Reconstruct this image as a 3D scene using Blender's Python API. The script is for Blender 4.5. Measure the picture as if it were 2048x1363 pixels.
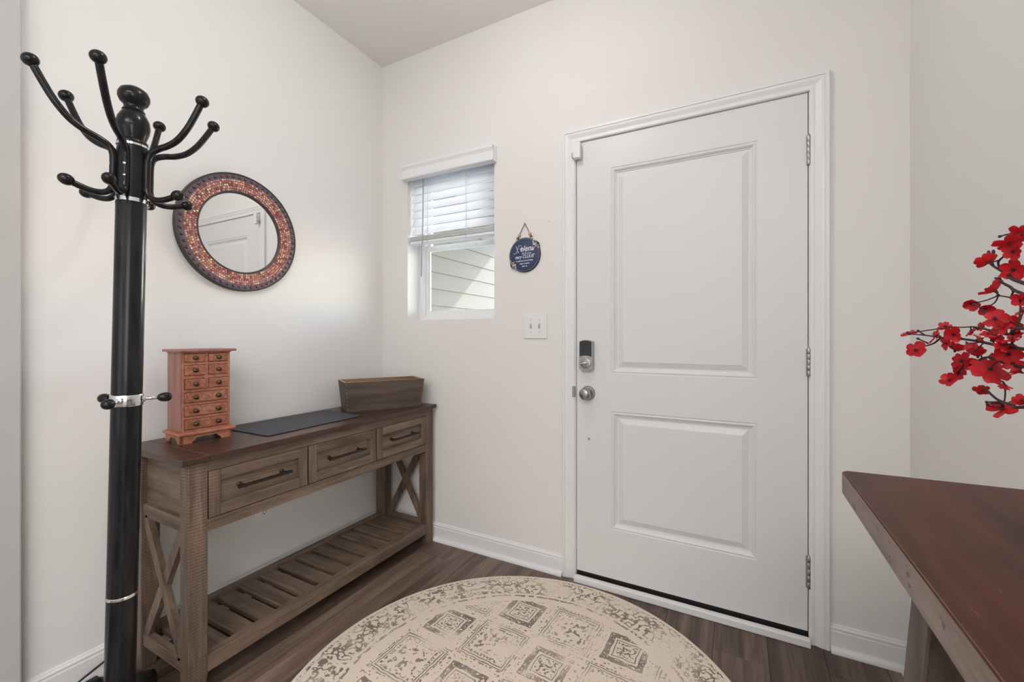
import bpy, bmesh, math, random
from mathutils import Vector, Matrix, noise as mnoise

for o in list(bpy.data.objects):
    bpy.data.objects.remove(o)
scene = bpy.context.scene
COL = scene.collection
rnd = random.Random(7)
PI = math.pi

# ------------------------------------------------------------------ camera
CAM_H = 1.156
cam_d = bpy.data.cameras.new('camera')
cam = bpy.data.objects.new('camera', cam_d)
COL.objects.link(cam)
cam.location = (0, 0, CAM_H)
cam.rotation_euler = (PI / 2, 0, math.radians(27.9316))
cam_d.sensor_width = 36.0
cam_d.lens = 855.13 * 36.0 / 2048.0
cam_d.shift_y = -10.19 / 2048.0
cam_d.clip_start = 0.01
scene.camera = cam

# ------------------------------------------------------------------ light
EXPOSURE = 0.54
LAMP = 68.0          # ceiling lamp (emission strength of the glass globe)
HALL_FILL = 80.0  # strength of the fill lamp added in the hall
SIDE = 42.0         # added fill light from the right, behind the camera
PANEL = 62.0        # added broad fill light just under the ceiling
SKY = 1.03
SUN = 3.0
BACK = 10.0  # added fill light at the end of the hall

vs = scene.view_settings
vs.view_transform = 'Standard'
vs.look = 'None'
vs.gamma = 1.0
vs.use_curve_mapping = False
vs.exposure = EXPOSURE

world = bpy.data.worlds.new('sky')
scene.world = world
world.use_nodes = True
wn = world.node_tree.nodes
wl = world.node_tree.links
wn.clear()
w_out = wn.new('ShaderNodeOutputWorld')
w_bg = wn.new('ShaderNodeBackground')
w_sky = wn.new('ShaderNodeTexSky')
w_sky.sky_type = 'NISHITA'
w_sky.sun_disc = False
w_sky.sun_elevation = math.radians(38)
w_sky.sun_rotation = math.radians(20)
w_sky.air_density = 1.0
w_sky.dust_density = 0.7
w_bg.inputs['Strength'].default_value = SKY
wl.new(w_sky.outputs['Color'], w_bg.inputs['Color'])
wl.new(w_bg.outputs['Background'], w_out.inputs['Surface'])

# sun: comes from in front of the house (+Y), a little from the right, so the porch roof
# throws its slanting shadow on the siding seen through the window
sun_d = bpy.data.lights.new('sun', 'SUN')
sun_d.energy = SUN
sun_d.angle = math.radians(0.6)
sun_d.color = (1.0, 0.97, 0.94)
sun = bpy.data.objects.new('sun', sun_d)
COL.objects.link(sun)
sun_dir = Vector((-1.2, -1.0, -0.8245))      # the way the light travels
sun.rotation_euler = sun_dir.to_track_quat('-Z', 'Y').to_euler()
sun.location = (2, 12, 10)

# unseen fill light added behind the camera, facing the door wall
ar_d = bpy.data.lights.new('back_fill_light', 'AREA')
ar_d.shape = 'RECTANGLE'
ar_d.size = 2.0
ar_d.size_y = 2.2
ar_d.energy = BACK
ar_d.color = (0.985, 0.99, 1.0)
ar = bpy.data.objects.new('back_fill_light', ar_d)
COL.objects.link(ar)
ar.location = (-0.6, -3.9, 1.25)
ar.rotation_euler = (PI / 2, 0, 0)      # faces +Y

ar2_d = bpy.data.lights.new('side_fill_light', 'AREA')  # added fill towards the left wall; no window is built here
ar2_d.shape = 'RECTANGLE'
ar2_d.size = 2.4
ar2_d.size_y = 1.9
ar2_d.energy = SIDE
ar2_d.color = (0.985, 0.99, 1.0)
ar2 = bpy.data.objects.new('side_fill_light', ar2_d)
COL.objects.link(ar2)
ar2.location = (3.3, -2.7, 1.35)
ar2.rotation_euler = (PI / 2, 0, PI / 2)      # faces -X

ar3_d = bpy.data.lights.new('overhead_fill_light', 'AREA')  # added soft overhead fill, with no fixture behind it
ar3_d.shape = 'RECTANGLE'
ar3_d.size = 2.0
ar3_d.size_y = 1.8
ar3_d.energy = PANEL
ar3_d.color = (1.0, 0.985, 0.965)
ar3 = bpy.data.objects.new('overhead_fill_light', ar3_d)
COL.objects.link(ar3)
ar3.location = (0.5, -1.7, 2.76)

# ------------------------------------------------------------------ materials
MATS = {}


def nmat(name):
    m = bpy.data.materials.new(name)
    m.use_nodes = True
    nt = m.node_tree
    b = nt.nodes['Principled BSDF']
    MATS[name] = m
    return m, nt, b


def lin(r, g, b):
    f = lambda c: (c / 255 / 12.92) if c / 255 <= 0.04045 else ((c / 255 + 0.055) / 1.055) ** 2.4
    return (f(r), f(g), f(b), 1)


def nd(nt, t, **kw):
    n = nt.nodes.new(t)
    for k, v in kw.items():
        setattr(n, k, v)
    return n


def mth(nt, op, a, b=None, c=None, clamp=False):
    n = nt.nodes.new('ShaderNodeMath')
    n.operation = op
    n.use_clamp = clamp
    for i, v in enumerate((a, b, c)):
        if v is None:
            continue
        if isinstance(v, (int, float)):
            n.inputs[i].default_value = v
        else:
            nt.links.new(v, n.inputs[i])
    return n.outputs[0]


def mixc(nt, fac, a, b, mode='MIX'):
    n = nt.nodes.new('ShaderNodeMix')
    n.data_type = 'RGBA'
    n.blend_type = mode
    for sock, v in ((n.inputs[0], fac), (n.inputs[6], a), (n.inputs[7], b)):
        if isinstance(v, (int, float)):
            sock.default_value = v
        elif isinstance(v, tuple):
            sock.default_value = v
        else:
            nt.links.new(v, sock)
    return n.outputs[2]


def mapping(nt, scale=(1, 1, 1), rot=(0, 0, 0), loc=(0, 0, 0), rand=False, src='Object'):
    tc = nd(nt, 'ShaderNodeTexCoord')
    mp = nd(nt, 'ShaderNodeMapping')
    mp.inputs['Scale'].default_value = scale
    mp.inputs['Rotation'].default_value = rot
    mp.inputs['Location'].default_value = loc
    out = tc.outputs[src]
    if rand:
        oi = nd(nt, 'ShaderNodeObjectInfo')
        ad = nd(nt, 'ShaderNodeVectorMath', operation='ADD')
        sc = nd(nt, 'ShaderNodeVectorMath', operation='SCALE')
        cb = nd(nt, 'ShaderNodeCombineXYZ')
        for i in range(3):
            nt.links.new(oi.outputs['Random'], cb.inputs[i])
        nt.links.new(cb.outputs[0], sc.inputs[0])
        sc.inputs['Scale'].default_value = 37.0
        nt.links.new(out, ad.inputs[0])
        nt.links.new(sc.outputs[0], ad.inputs[1])
        out = ad.outputs[0]
    nt.links.new(out, mp.inputs['Vector'])
    return mp.outputs['Vector']


def noise(nt, vec, scale, detail=4, rough=0.55, dist=0.0):
    n = nd(nt, 'ShaderNodeTexNoise')
    n.inputs['Scale'].default_value = scale
    n.inputs['Detail'].default_value = detail
    n.inputs['Roughness'].default_value = rough
    n.inputs['Distortion'].default_value = dist
    nt.links.new(vec, n.inputs['Vector'])
    return n.outputs['Fac']


def ramp(nt, fac, stops):
    n = nd(nt, 'ShaderNodeValToRGB')
    cr = n.color_ramp
    while len(cr.elements) < len(stops):
        cr.elements.new(0.5)
    for e, (p, c) in zip(cr.elements, stops):
        e.position = p
        e.color = c
    nt.links.new(fac, n.inputs['Fac'])
    return n.outputs['Color']


def bump(nt, b, height, strength=0.2, dist=0.002):
    n = nd(nt, 'ShaderNodeBump')
    n.inputs['Strength'].default_value = strength
    n.inputs['Distance'].default_value = dist
    nt.links.new(height, n.inputs['Height'])
    nt.links.new(n.outputs['Normal'], b.inputs['Normal'])


def plain(name, col, rough=0.5, metal=0.0, bscale=0, bstr=0.1, coat=0.0, spec=None):
    m, nt, b = nmat(name)
    v = mapping(nt)
    n = noise(nt, v, bscale or 60, 3)
    c2 = tuple(min(1, c * 0.94) for c in col[:3]) + (1,)
    nt.links.new(mixc(nt, n, col, c2), b.inputs['Base Color'])
    b.inputs['Roughness'].default_value = rough
    b.inputs['Metallic'].default_value = metal
    if coat:
        b.inputs['Coat Weight'].default_value = coat
        b.inputs['Coat Roughness'].default_value = 0.05
    if spec is not None:
        b.inputs['Specular IOR Level'].default_value = spec
    if bscale:
        bump(nt, b, n, bstr, 0.001)
    return m


def wood(name, dark, mid, light, axis='Y', rough=0.45, saw=0.0, sawaxis='Z', fine=1.0, rand=True, spec=0.4):
    """planed wood: grain runs along axis, optional saw marks across sawaxis"""
    m, nt, b = nmat(name)
    s = {'X': (1.2, 16, 16), 'Y': (16, 1.2, 16), 'Z': (16, 16, 1.2)}[axis]
    v = mapping(nt, scale=tuple(q * fine for q in s), rand=rand)
    g = noise(nt, v, 1.6, 8, 0.62, 0.6)
    v2 = mapping(nt, scale=tuple(q * fine * 5 for q in s), rand=rand)
    g2 = noise(nt, v2, 3.0, 4, 0.6)
    v3 = mapping(nt, scale=(3, 3, 3), rand=rand)
    g3 = noise(nt, v3, 1.5, 3, 0.5)
    f = mth(nt, 'ADD', mth(nt, 'MULTIPLY', g, 0.62), mth(nt, 'MULTIPLY', g2, 0.22))
    f = mth(nt, 'ADD', f, mth(nt, 'MULTIPLY', g3, 0.2))
    c = ramp(nt, f, [(0.33, dark), (0.52, mid), (0.72, light)])
    if saw:
        sv = {'Z': (0.6, 0.6, 1), 'X': (1, .6, .6), 'Y': (.6, 1, .6)}[sawaxis]
        wv = nd(nt, 'ShaderNodeTexWave', wave_type='BANDS', bands_direction=sawaxis)
        wv.inputs['Scale'].default_value = 31
        wv.inputs['Distortion'].default_value = 3.2
        wv.inputs['Detail'].default_value = 2
        wv.inputs['Detail Scale'].default_value = 0.35
        nt.links.new(mapping(nt, scale=sv, rot=(0.08, 0.08, 0), rand=rand), wv.inputs['Vector'])
        wf = mth(nt, 'POWER', wv.outputs['Fac'], 9)
        nv = noise(nt, mapping(nt, scale=(7, 7, 7), rand=rand), 1.0, 2)
        wf = mth(nt, 'MULTIPLY', wf, mth(nt, 'MULTIPLY', nv, saw * 1.25), clamp=True)
        c = mixc(nt, wf, c, dark)
    nt.links.new(c, b.inputs['Base Color'])
    b.inputs['Roughness'].default_value = rough
    b.inputs['Specular IOR Level'].default_value = spec
    bump(nt, b, f, 0.12, 0.001)
    return m


def paint(name, col, rough=0.6, scale=220, strength=0.05):
    m, nt, b = nmat(name)
    v = mapping(nt)
    big = noise(nt, v, 1.4, 3)
    c2 = tuple(c * 0.97 for c in col[:3]) + (1,)
    nt.links.new(mixc(nt, big, col, c2), b.inputs['Base Color'])
    b.inputs['Roughness'].default_value = rough
    n = noise(nt, v, scale, 2)
    bump(nt, b, n, strength, 0.001)
    return m


paint('wall_paint_dimmed', (0.52, 0.512, 0.50, 1), 0.75)  # wall paint darkened to stand for the dimmer light on the near wall
paint('wall_paint', (0.80, 0.785, 0.77, 1), 0.75)
paint('ceiling_paint', (0.88, 0.868, 0.855, 1), 0.85, 160, 0.08)
paint('trim_paint', (0.81, 0.81, 0.82, 1), 0.38, 300, 0.015)
paint('door_paint', (0.75, 0.75, 0.76, 1), 0.42, 400, 0.02)
paint('vinyl_white', (0.82, 0.84, 0.86, 1), 0.35, 200, 0.01)
plain('plastic_white', (0.82, 0.82, 0.82, 1), 0.35)
plain('plastic_grey', (0.45, 0.45, 0.45, 1), 0.4)
plain('black_slot', (0.01, 0.01, 0.01, 1), 0.6)
plain('chrome', (0.85, 0.85, 0.86, 1), 0.12, 1.0)
plain('satin_nickel', (0.40, 0.385, 0.37, 1), 0.33, 1.0)
plain('hinge_steel', (0.42, 0.42, 0.42, 1), 0.4, 1.0)
plain('dark_bronze', (0.045, 0.035, 0.030, 1), 0.45, 0.7)
plain('threshold_bronze', (0.06, 0.045, 0.035, 1), 0.5, 0.4)
plain('keypad_black', (0.02, 0.023, 0.028, 1), 0.15)
plain('rubber_black', (0.015, 0.015, 0.016, 1), 0.55)
plain('adapter_black', (0.02, 0.02, 0.022, 1), 0.45)
plain('adapter_red', (0.25, 0.05, 0.035, 1), 0.5)
plain('sign_blue', lin(48, 62, 98), 0.6, 0, 90, 0.1)
plain('sign_edge', lin(44, 40, 42), 0.6)
plain('sign_rim', lin(128, 122, 124), 0.7, 0, 300, 0.2)
plain('sign_white', (0.75, 0.76, 0.8, 1), 0.7)
plain('cord_brown', lin(120, 96, 84), 0.9)
plain('bead_wood', lin(206, 186, 176), 0.6)
plain('bead_dark', lin(130, 96, 88), 0.6)
plain('bark_dark', lin(52, 26, 30), 0.6, 0, 200, 0.3)
plain('vase_glaze', (0.5, 0.5, 0.49, 1), 0.25)
plain('ceramic_white', (0.8, 0.8, 0.8, 1), 0.3)
plain('cord_white', (0.8, 0.81, 0.83, 1), 0.7)
plain('wand_grey', (0.42, 0.43, 0.46, 1), 0.3)
plain('concrete', (0.50, 0.52, 0.55, 1), 0.9, 0, 40, 0.2)
plain('soffit', (0.7, 0.7, 0.68, 1), 0.7)
paint('siding_paint', (0.140, 0.131, 0.106, 1), 0.7, 260, 0.15)

# black lacquered wood of the coat stand
m, nt, b = nmat('black_lacquer')
v = mapping(nt, scale=(30, 30, 3))
g = noise(nt, v, 2.0, 5)
nt.links.new(ramp(nt, g, [(0.35, (0.006, 0.006, 0.007, 1)), (0.75, (0.022, 0.022, 0.024, 1))]), b.inputs['Base Color'])
b.inputs['Roughness'].default_value = 0.22
b.inputs['Specular IOR Level'].default_value = 0.22
b.inputs['Coat Weight'].default_value = 0.12
b.inputs['Coat Roughness'].default_value = 0.06

# grey-brown stained console wood and its dark top
CW = (lin(54, 43, 36), lin(106, 89, 76), lin(146, 125, 107))
for ax in 'XYZ':
    wood('console_wood_' + ax, *CW, axis=ax, rough=0.5)
wood('console_leg_wood', *CW, axis='Z', rough=0.5, saw=1.0)
wood('console_stile_wood', *CW, axis='Z', rough=0.5, saw=0.8)
wood('console_panel_wood', *CW, axis='Y', rough=0.5, saw=0.45)
for ax in 'XY':
    wood('dark_top_' + ax, lin(38, 24, 20), lin(66, 43, 36), lin(92, 62, 51), axis=ax, rough=0.33, spec=0.5)
wood('table_edge_wood', lin(78, 66, 62), lin(134, 118, 110), lin(160, 144, 136), axis='Y', rough=0.5)
wood('table_leg_wood', lin(58, 46, 42), lin(96, 82, 76), lin(128, 112, 104), axis='Z', rough=0.5)
wood('table_top_wood', lin(40, 20, 14), lin(70, 40, 29), lin(98, 58, 42), axis='Y', rough=0.38, spec=0.16, rand=False)
wood('chest_wood_Z', lin(124, 84, 74), lin(156, 112, 100), lin(182, 138, 124), axis='Z', rough=0.5, fine=2.2)
wood('chest_wood_Y', lin(136, 82, 62), lin(176, 114, 90), lin(204, 146, 120), axis='Y', rough=0.45, fine=2.2)
wood('chest_drawer_wood', lin(116, 66, 50), lin(162, 102, 80), lin(216, 164, 140), axis='Y', rough=0.45, fine=3.0)
wood('planter_wood', lin(54, 46, 42), lin(86, 74, 66), lin(112, 96, 82), axis='X', rough=0.6, fine=1.4)
wood('planter_inside', lin(104, 74, 56), lin(142, 108, 86), lin(168, 134, 110), axis='X', rough=0.7)
plain('planter_rim', lin(170, 152, 136), 0.7)
plain('brass_knob', lin(96, 74, 60), 0.35, 0.9)
plain('pin_silver', (0.6, 0.55, 0.5, 1), 0.35, 1.0)
plain('mat_slate', lin(66, 68, 74), 0.62, 0, 260, 0.35)
plain('mat_edge', lin(24, 24, 28), 0.7)

m = MATS['table_top_wood']
nt = m.node_tree
b = nt.nodes['Principled BSDF']
src = b.inputs['Base Color'].links[0].from_socket
red = noise(nt, mapping(nt, scale=(9, 1.6, 9)), 1.0, 3)
c1 = mixc(nt, mth(nt, 'MULTIPLY', mth(nt, 'SUBTRACT', red, 0.42, clamp=True), 2.4, clamp=True), src, lin(104, 50, 36))
scr = noise(nt, mapping(nt, scale=(170, 16, 170), rot=(0, 0, 0.25)), 1.0, 2)
scf = mth(nt, 'MULTIPLY', mth(nt, 'GREATER_THAN', scr, 0.75), 0.45)
nt.links.new(mixc(nt, scf, c1, lin(140, 104, 86)), b.inputs['Base Color'])
m = MATS['table_edge_wood']
nt = m.node_tree
b = nt.nodes['Principled BSDF']
src = b.inputs['Base Color'].links[0].from_socket
pit = noise(nt, mapping(nt, scale=(40, 26, 60)), 1.0, 2)
nt.links.new(mixc(nt, mth(nt, 'MULTIPLY', mth(nt, 'GREATER_THAN', pit, 0.67), 0.7), src, lin(64, 52, 52)), b.inputs['Base Color'])

# floor planks: each plank gets its own tone from its random id
m, nt, b = nmat('floor_plank')
v = mapping(nt, scale=(11, 0.55, 11), rand=True)
g = noise(nt, v, 2.2, 7, 0.6, 0.5)
v2 = mapping(nt, scale=(70, 3.0, 70), rand=True)
g2 = noise(nt, v2, 2.0, 4, 0.6)
oi = nd(nt, 'ShaderNodeObjectInfo')
f = mth(nt, 'ADD', mth(nt, 'MULTIPLY', g, 0.75), mth(nt, 'MULTIPLY', g2, 0.28))
f = mth(nt, 'ADD', f, mth(nt, 'MULTIPLY', mth(nt, 'SUBTRACT', oi.outputs['Random'], 0.5), 0.16))
c = ramp(nt, f, [(0.36, lin(66, 50, 43)), (0.50, lin(98, 80, 70)), (0.64, lin(124, 105, 93)), (0.76, lin(146, 128, 114))])
nt.links.new(c, b.inputs['Base Color'])
b.inputs['Roughness'].default_value = 0.42
bump(nt, b, g2, 0.1, 0.001)
plain('floor_gap', lin(30, 23, 20), 0.8)

# mirror
m, nt, b = nmat('mirror_glass')
nz = noise(nt, mapping(nt), 4, 2)
nt.links.new(mixc(nt, nz, (0.90, 0.91, 0.90, 1), (0.91, 0.92, 0.91, 1)), b.inputs['Base Color'])
b.inputs['Metallic'].default_value = 1.0
b.inputs['Roughness'].default_value = 0.01

# frame body of the mirror and its copper mosaic (per-tile colour attribute)
plain('mirror_frame_dark', lin(58, 52, 52), 0.5)
plain('mirror_frame_grey', lin(92, 92, 104), 0.45)
m, nt, b = nmat('mosaic_tile')
at = nd(nt, 'ShaderNodeAttribute')
at.attribute_name = 'tile'
nz = noise(nt, mapping(nt), 400, 2)
nt.links.new(mixc(nt, mth(nt, 'MULTIPLY', nz, 0.15), at.outputs['Color'], lin(120, 60, 50)), b.inputs['Base Color'])
b.inputs['Metallic'].default_value = 0.1
b.inputs['Roughness'].default_value = 0.25
plain('bead_red', lin(110, 24, 34), 0.12, 0.0, coat=0.8)

# glass
m, nt, b = nmat('window_glass')
b.inputs['Base Color'].default_value = (0.97, 0.99, 0.98, 1)
nz = noise(nt, mapping(nt), 5, 1)
nt.links.new(mth(nt, 'MULTIPLY', nz, 0.004), b.inputs['Roughness'])
b.inputs['Transmission Weight'].default_value = 1.0
b.inputs['IOR'].default_value = 1.02

# blind slats: white, a little light passes through
m, nt, b = nmat('blind_slat')
nz = noise(nt, mapping(nt), 20, 2)
nt.links.new(mixc(nt, nz, (0.86, 0.88, 0.92, 1), (0.84, 0.86, 0.90, 1)), b.inputs['Base Color'])
b.inputs['Roughness'].default_value = 0.4
tr = nd(nt, 'ShaderNodeBsdfTranslucent')
tr.inputs['Color'].default_value = (0.9, 0.92, 0.96, 1)
mx = nd(nt, 'ShaderNodeMixShader')
mx.inputs[0].default_value = 0.42
nt.links.new(b.outputs[0], mx.inputs[1])
nt.links.new(tr.outputs[0], mx.inputs[2])
nt.links.new(mx.outputs[0], nt.nodes['Material Output'].inputs['Surface'])

# red petals
m, nt, b = nmat('petal_red')
oi = nd(nt, 'ShaderNodeObjectInfo')
nz = noise(nt, mapping(nt), 90, 3)
cc = mixc(nt, oi.outputs['Random'], lin(178, 10, 26), lin(222, 34, 46))
nt.links.new(mixc(nt, mth(nt, 'MULTIPLY', nz, 0.5), cc, lin(120, 4, 22)), b.inputs['Base Color'])
b.inputs['Roughness'].default_value = 0.55
tr = nd(nt, 'ShaderNodeBsdfTranslucent')
tr.inputs['Color'].default_value = lin(225, 20, 36)
mx = nd(nt, 'ShaderNodeMixShader')
mx.inputs[0].default_value = 0.25
nt.links.new(b.outputs[0], mx.inputs[1])
nt.links.new(tr.outputs[0], mx.inputs[2])
nt.links.new(mx.outputs[0], nt.nodes['Material Output'].inputs['Surface'])
plain('stamen_dark', lin(70, 10, 20), 0.6)

# lamp glass
m, nt, b = nmat('lamp_glass')
em = nd(nt, 'ShaderNodeEmission')
em.inputs['Color'].default_value = (1.0, 0.98, 0.955, 1)
em.inputs['Strength'].default_value = LAMP
nt.links.new(em.outputs[0], nt.nodes['Material Output'].inputs['Surface'])
m, nt, b = nmat('lamp_glass_fill')  # glowing globe of the added hall lamp
em = nd(nt, 'ShaderNodeEmission')
em.inputs['Color'].default_value = (1.0, 0.98, 0.955, 1)
em.inputs['Strength'].default_value = HALL_FILL
nt.links.new(em.outputs[0], nt.nodes['Material Output'].inputs['Surface'])

# ---- round rug: cream wool with a faded taupe lattice of framed squares and a scrolling border
m, nt, b = nmat('rug_wool')
RUG_C = (-0.6136, 1.1517)
RUG_R = 0.741
tc = nd(nt, 'ShaderNodeTexCoord')
mp = nd(nt, 'ShaderNodeMapping')
mp.inputs['Rotation'].default_value = (0, 0, math.radians(3.5))
nt.links.new(tc.outputs['Object'], mp.inputs['Vector'])
# slightly wobbly coordinates
wob = nd(nt, 'ShaderNodeTexNoise')
wob.inputs['Scale'].default_value = 30
wob.inputs['Detail'].default_value = 2
nt.links.new(mp.outputs[0], wob.inputs['Vector'])
sub = nd(nt, 'ShaderNodeVectorMath', operation='SUBTRACT')
nt.links.new(wob.outputs['Color'], sub.inputs[0])
sub.inputs[1].default_value = (0.5, 0.5, 0.5)
scl = nd(nt, 'ShaderNodeVectorMath', operation='SCALE')
nt.links.new(sub.outputs[0], scl.inputs[0])
scl.inputs['Scale'].default_value = 0.014
add = nd(nt, 'ShaderNodeVectorMath', operation='ADD')
nt.links.new(mp.outputs[0], add.inputs[0])
nt.links.new(scl.outputs[0], add.inputs[1])
P = add.outputs[0]
sx = nd(nt, 'ShaderNodeSeparateXYZ')
nt.links.new(P, sx.inputs[0])
X, Y = sx.outputs[0], sx.outputs[1]
PIT = 0.216
gx = mth(nt, 'DIVIDE', mth(nt, 'ADD', X, 0.205 + PIT * 10.5), PIT)
gy = mth(nt, 'DIVIDE', mth(nt, 'ADD', Y, -0.213 + PIT * 10.5), PIT)
ix, iy = mth(nt, 'FLOOR', gx), mth(nt, 'FLOOR', gy)
par = mth(nt, 'MODULO', mth(nt, 'ADD', ix, iy), 2.0)         # 0: large pale frame, 1: small dark frame
lx = mth(nt, 'MULTIPLY', mth(nt, 'SUBTRACT', mth(nt, 'FRACT', gx), 0.5), PIT)
ly = mth(nt, 'MULTIPLY', mth(nt, 'SUBTRACT', mth(nt, 'FRACT', gy), 0.5), PIT)
ax_, ay_ = mth(nt, 'ABSOLUTE', lx), mth(nt, 'ABSOLUTE', ly)
sq = mth(nt, 'MAXIMUM', ax_, ay_)


def band(lo, hi):
    return mth(nt, 'MULTIPLY', mth(nt, 'GREATER_THAN', sq, lo), mth(nt, 'LESS_THAN', sq, hi))


def rn(scale, detail=2, vec=P, rough=0.5):
    return noise(nt, vec, scale, detail, rough)


ns_f = rn(95, 2)
ns_m = rn(58, 3)
ns_c = rn(7, 3)
# dashes: stepped checker used inside the thick frames
dash = mth(nt, 'GREATER_THAN', ns_f, 0.43)
big = mth(nt, 'MAXIMUM', band(0.083, 0.0875), band(0.0935, 0.098))
bigd = mth(nt, 'MULTIPLY', mth(nt, 'MAXIMUM', band(0.066, 0.079), band(0.101, 0.108)), mth(nt, 'GREATER_THAN', ns_f, 0.53))
bigin = mth(nt, 'MULTIPLY', mth(nt, 'LESS_THAN', sq, 0.058), mth(nt, 'GREATER_THAN', ns_m, 0.55))
LA = mth(nt, 'MAXIMUM', mth(nt, 'MAXIMUM', big, bigd), bigin)
thick = mth(nt, 'MULTIPLY', band(0.054, 0.073), mth(nt, 'GREATER_THAN', ns_f, 0.42))
edge = mth(nt, 'MAXIMUM', band(0.071, 0.0755), band(0.0525, 0.056))
thin = band(0.040, 0.044)
dots = mth(nt, 'MULTIPLY', band(0.086, 0.1), mth(nt, 'GREATER_THAN', ns_f, 0.60))
inn = mth(nt, 'MULTIPLY', mth(nt, 'LESS_THAN', sq, 0.035), mth(nt, 'GREATER_THAN', ns_f, 0.53))
LB = mth(nt, 'MAXIMUM', mth(nt, 'MAXIMUM', thick, edge), mth(nt, 'MAXIMUM', mth(nt, 'MAXIMUM', thin, inn), dots))
fld = mth(nt, 'ADD', mth(nt, 'MULTIPLY', LB, par), mth(nt, 'MULTIPLY', LA, mth(nt, 'SUBTRACT', 1.0, par)))
rr = mth(nt, 'SQRT', mth(nt, 'ADD', mth(nt, 'MULTIPLY', X, X), mth(nt, 'MULTIPLY', Y, Y)))
infield = mth(nt, 'LESS_THAN', rr, 0.545)
# border: scrolls = contour lines of a smooth noise, plus blots
sc1 = mth(nt, 'LESS_THAN', mth(nt, 'ABSOLUTE', mth(nt, 'SUBTRACT', rn(30, 1), 0.5)), 0.04)
sc2 = mth(nt, 'GREATER_THAN', rn(52, 2), 0.575)
bord = mth(nt, 'MAXIMUM', sc1, sc2)
inb = mth(nt, 'MULTIPLY', mth(nt, 'GREATER_THAN', rr, 0.60), mth(nt, 'LESS_THAN', rr, 0.706))
ln1 = mth(nt, 'MULTIPLY', mth(nt, 'LESS_THAN', mth(nt, 'ABSOLUTE', mth(nt, 'SUBTRACT', rr, 0.583)), 0.005), mth(nt, 'GREATER_THAN', ns_m, 0.46))
ln2 = mth(nt, 'MULTIPLY', mth(nt, 'LESS_THAN', mth(nt, 'ABSOLUTE', mth(nt, 'SUBTRACT', rr, 0.718)), 0.006), mth(nt, 'GREATER_THAN', ns_f, 0.52))
mask = mth(nt, 'MAXIMUM', mth(nt, 'MULTIPLY', fld, infield), mth(nt, 'MULTIPLY', bord, inb))
mask = mth(nt, 'MAXIMUM', mask, mth(nt, 'MAXIMUM', ln1, ln2))
# distressing: strength fades in patches and breaks into speckle
fade = nd(nt, 'ShaderNodeMapRange')
nt.links.new(ns_c, fade.inputs['Value'])
fade.inputs['From Min'].default_value = 0.38
fade.inputs['From Max'].default_value = 0.60
fade.inputs['To Min'].default_value = 0.12
fade.inputs['To Max'].default_value = 1.0
spk = rn(260, 2, mp.outputs[0])
keep = mth(nt, 'GREATER_THAN', mth(nt, 'ADD', spk, mth(nt, 'MULTIPLY', fade.outputs[0], 0.55)), 0.66)
mask = mth(nt, 'MULTIPLY', mask, mth(nt, 'MULTIPLY', keep, mth(nt, 'ADD', mth(nt, 'MULTIPLY', fade.outputs[0], 0.6), 0.4)))
cream = mixc(nt, rn(3, 2), lin(236, 223, 206), lin(226, 212, 196))
cream = mixc(nt, mth(nt, 'MULTIPLY', spk, 0.35), cream, lin(216, 200, 182))
nt.links.new(mixc(nt, mth(nt, 'MULTIPLY', mask, 0.92), cream, lin(120, 108, 101)), b.inputs['Base Color'])
b.inputs['Roughness'].default_value = 0.95
b.inputs['Specular IOR Level'].default_value = 0.1
bump(nt, b, mth(nt, 'ADD', spk, mth(nt, 'MULTIPLY', mask, -0.4)), 0.5, 0.003)
plain('rug_edge', lin(196, 182, 162), 0.95)

# ------------------------------------------------------------------ builders
def M(x):
    return MATS[x] if isinstance(x, str) else x


def link(name, me, mat=None, parent=None, local=False, smooth=False):
    if mat is not None:
        me.materials.append(M(mat))
    if smooth:
        for p in me.polygons:
            p.use_smooth = True
    o = bpy.data.objects.new(name, me)
    COL.objects.link(o)
    if parent is not None:
        adopt(o, parent, local)
    return o


def adopt(o, parent, local=False):
    """world-built geometry keeps its place; local geometry rides on the parent's frame"""
    o.parent = parent
    if not local and parent.type == 'EMPTY':
        o.matrix_parent_inverse = Matrix.LocRotScale(parent.location, parent.rotation_euler, None).inverted()


def tag(o, label, cat, group=None):
    o['label'] = label
    o['category'] = cat
    if group:
        o['group'] = group
    return o


def struct(o):
    o['kind'] = 'structure'
    return o


def empty(name, loc, rotz=0.0, label=None, cat=None, group=None):
    o = bpy.data.objects.new(name, None)
    COL.objects.link(o)
    o.empty_display_size = 0.05
    o.location = loc
    o.rotation_euler = (0, 0, rotz)
    if label:
        tag(o, label, cat, group)
    return o


def bm_to(bm, name):
    me = bpy.data.meshes.new(name)
    bmesh.ops.recalc_face_normals(bm, faces=bm.faces[:])
    bm.to_mesh(me)
    bm.free()
    return me


def bm_box(bm, x0, x1, y0, y1, z0, z1):
    vs_ = [bm.verts.new(p) for p in ((x0, y0, z0), (x1, y0, z0), (x1, y1, z0), (x0, y1, z0),
                                     (x0, y0, z1), (x1, y0, z1), (x1, y1, z1), (x0, y1, z1))]
    for f_ in ((0, 3, 2, 1), (4, 5, 6, 7), (0, 1, 5, 4), (1, 2, 6, 5), (2, 3, 7, 6), (3, 0, 4, 7)):
        bm.faces.new([vs_[i] for i in f_])
    return vs_


def box(name, x, y, z, mat, parent=None, bev=0.0, local=False, seg=1):
    bm = bmesh.new()
    bm_box(bm, min(x), max(x), min(y), max(y), min(z), max(z))
    if bev:
        bmesh.ops.bevel(bm, geom=bm.edges[:], offset=bev, segments=seg, affect='EDGES', profile=0.5)
    return link(name, bm_to(bm, name), mat, parent, local)


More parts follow.
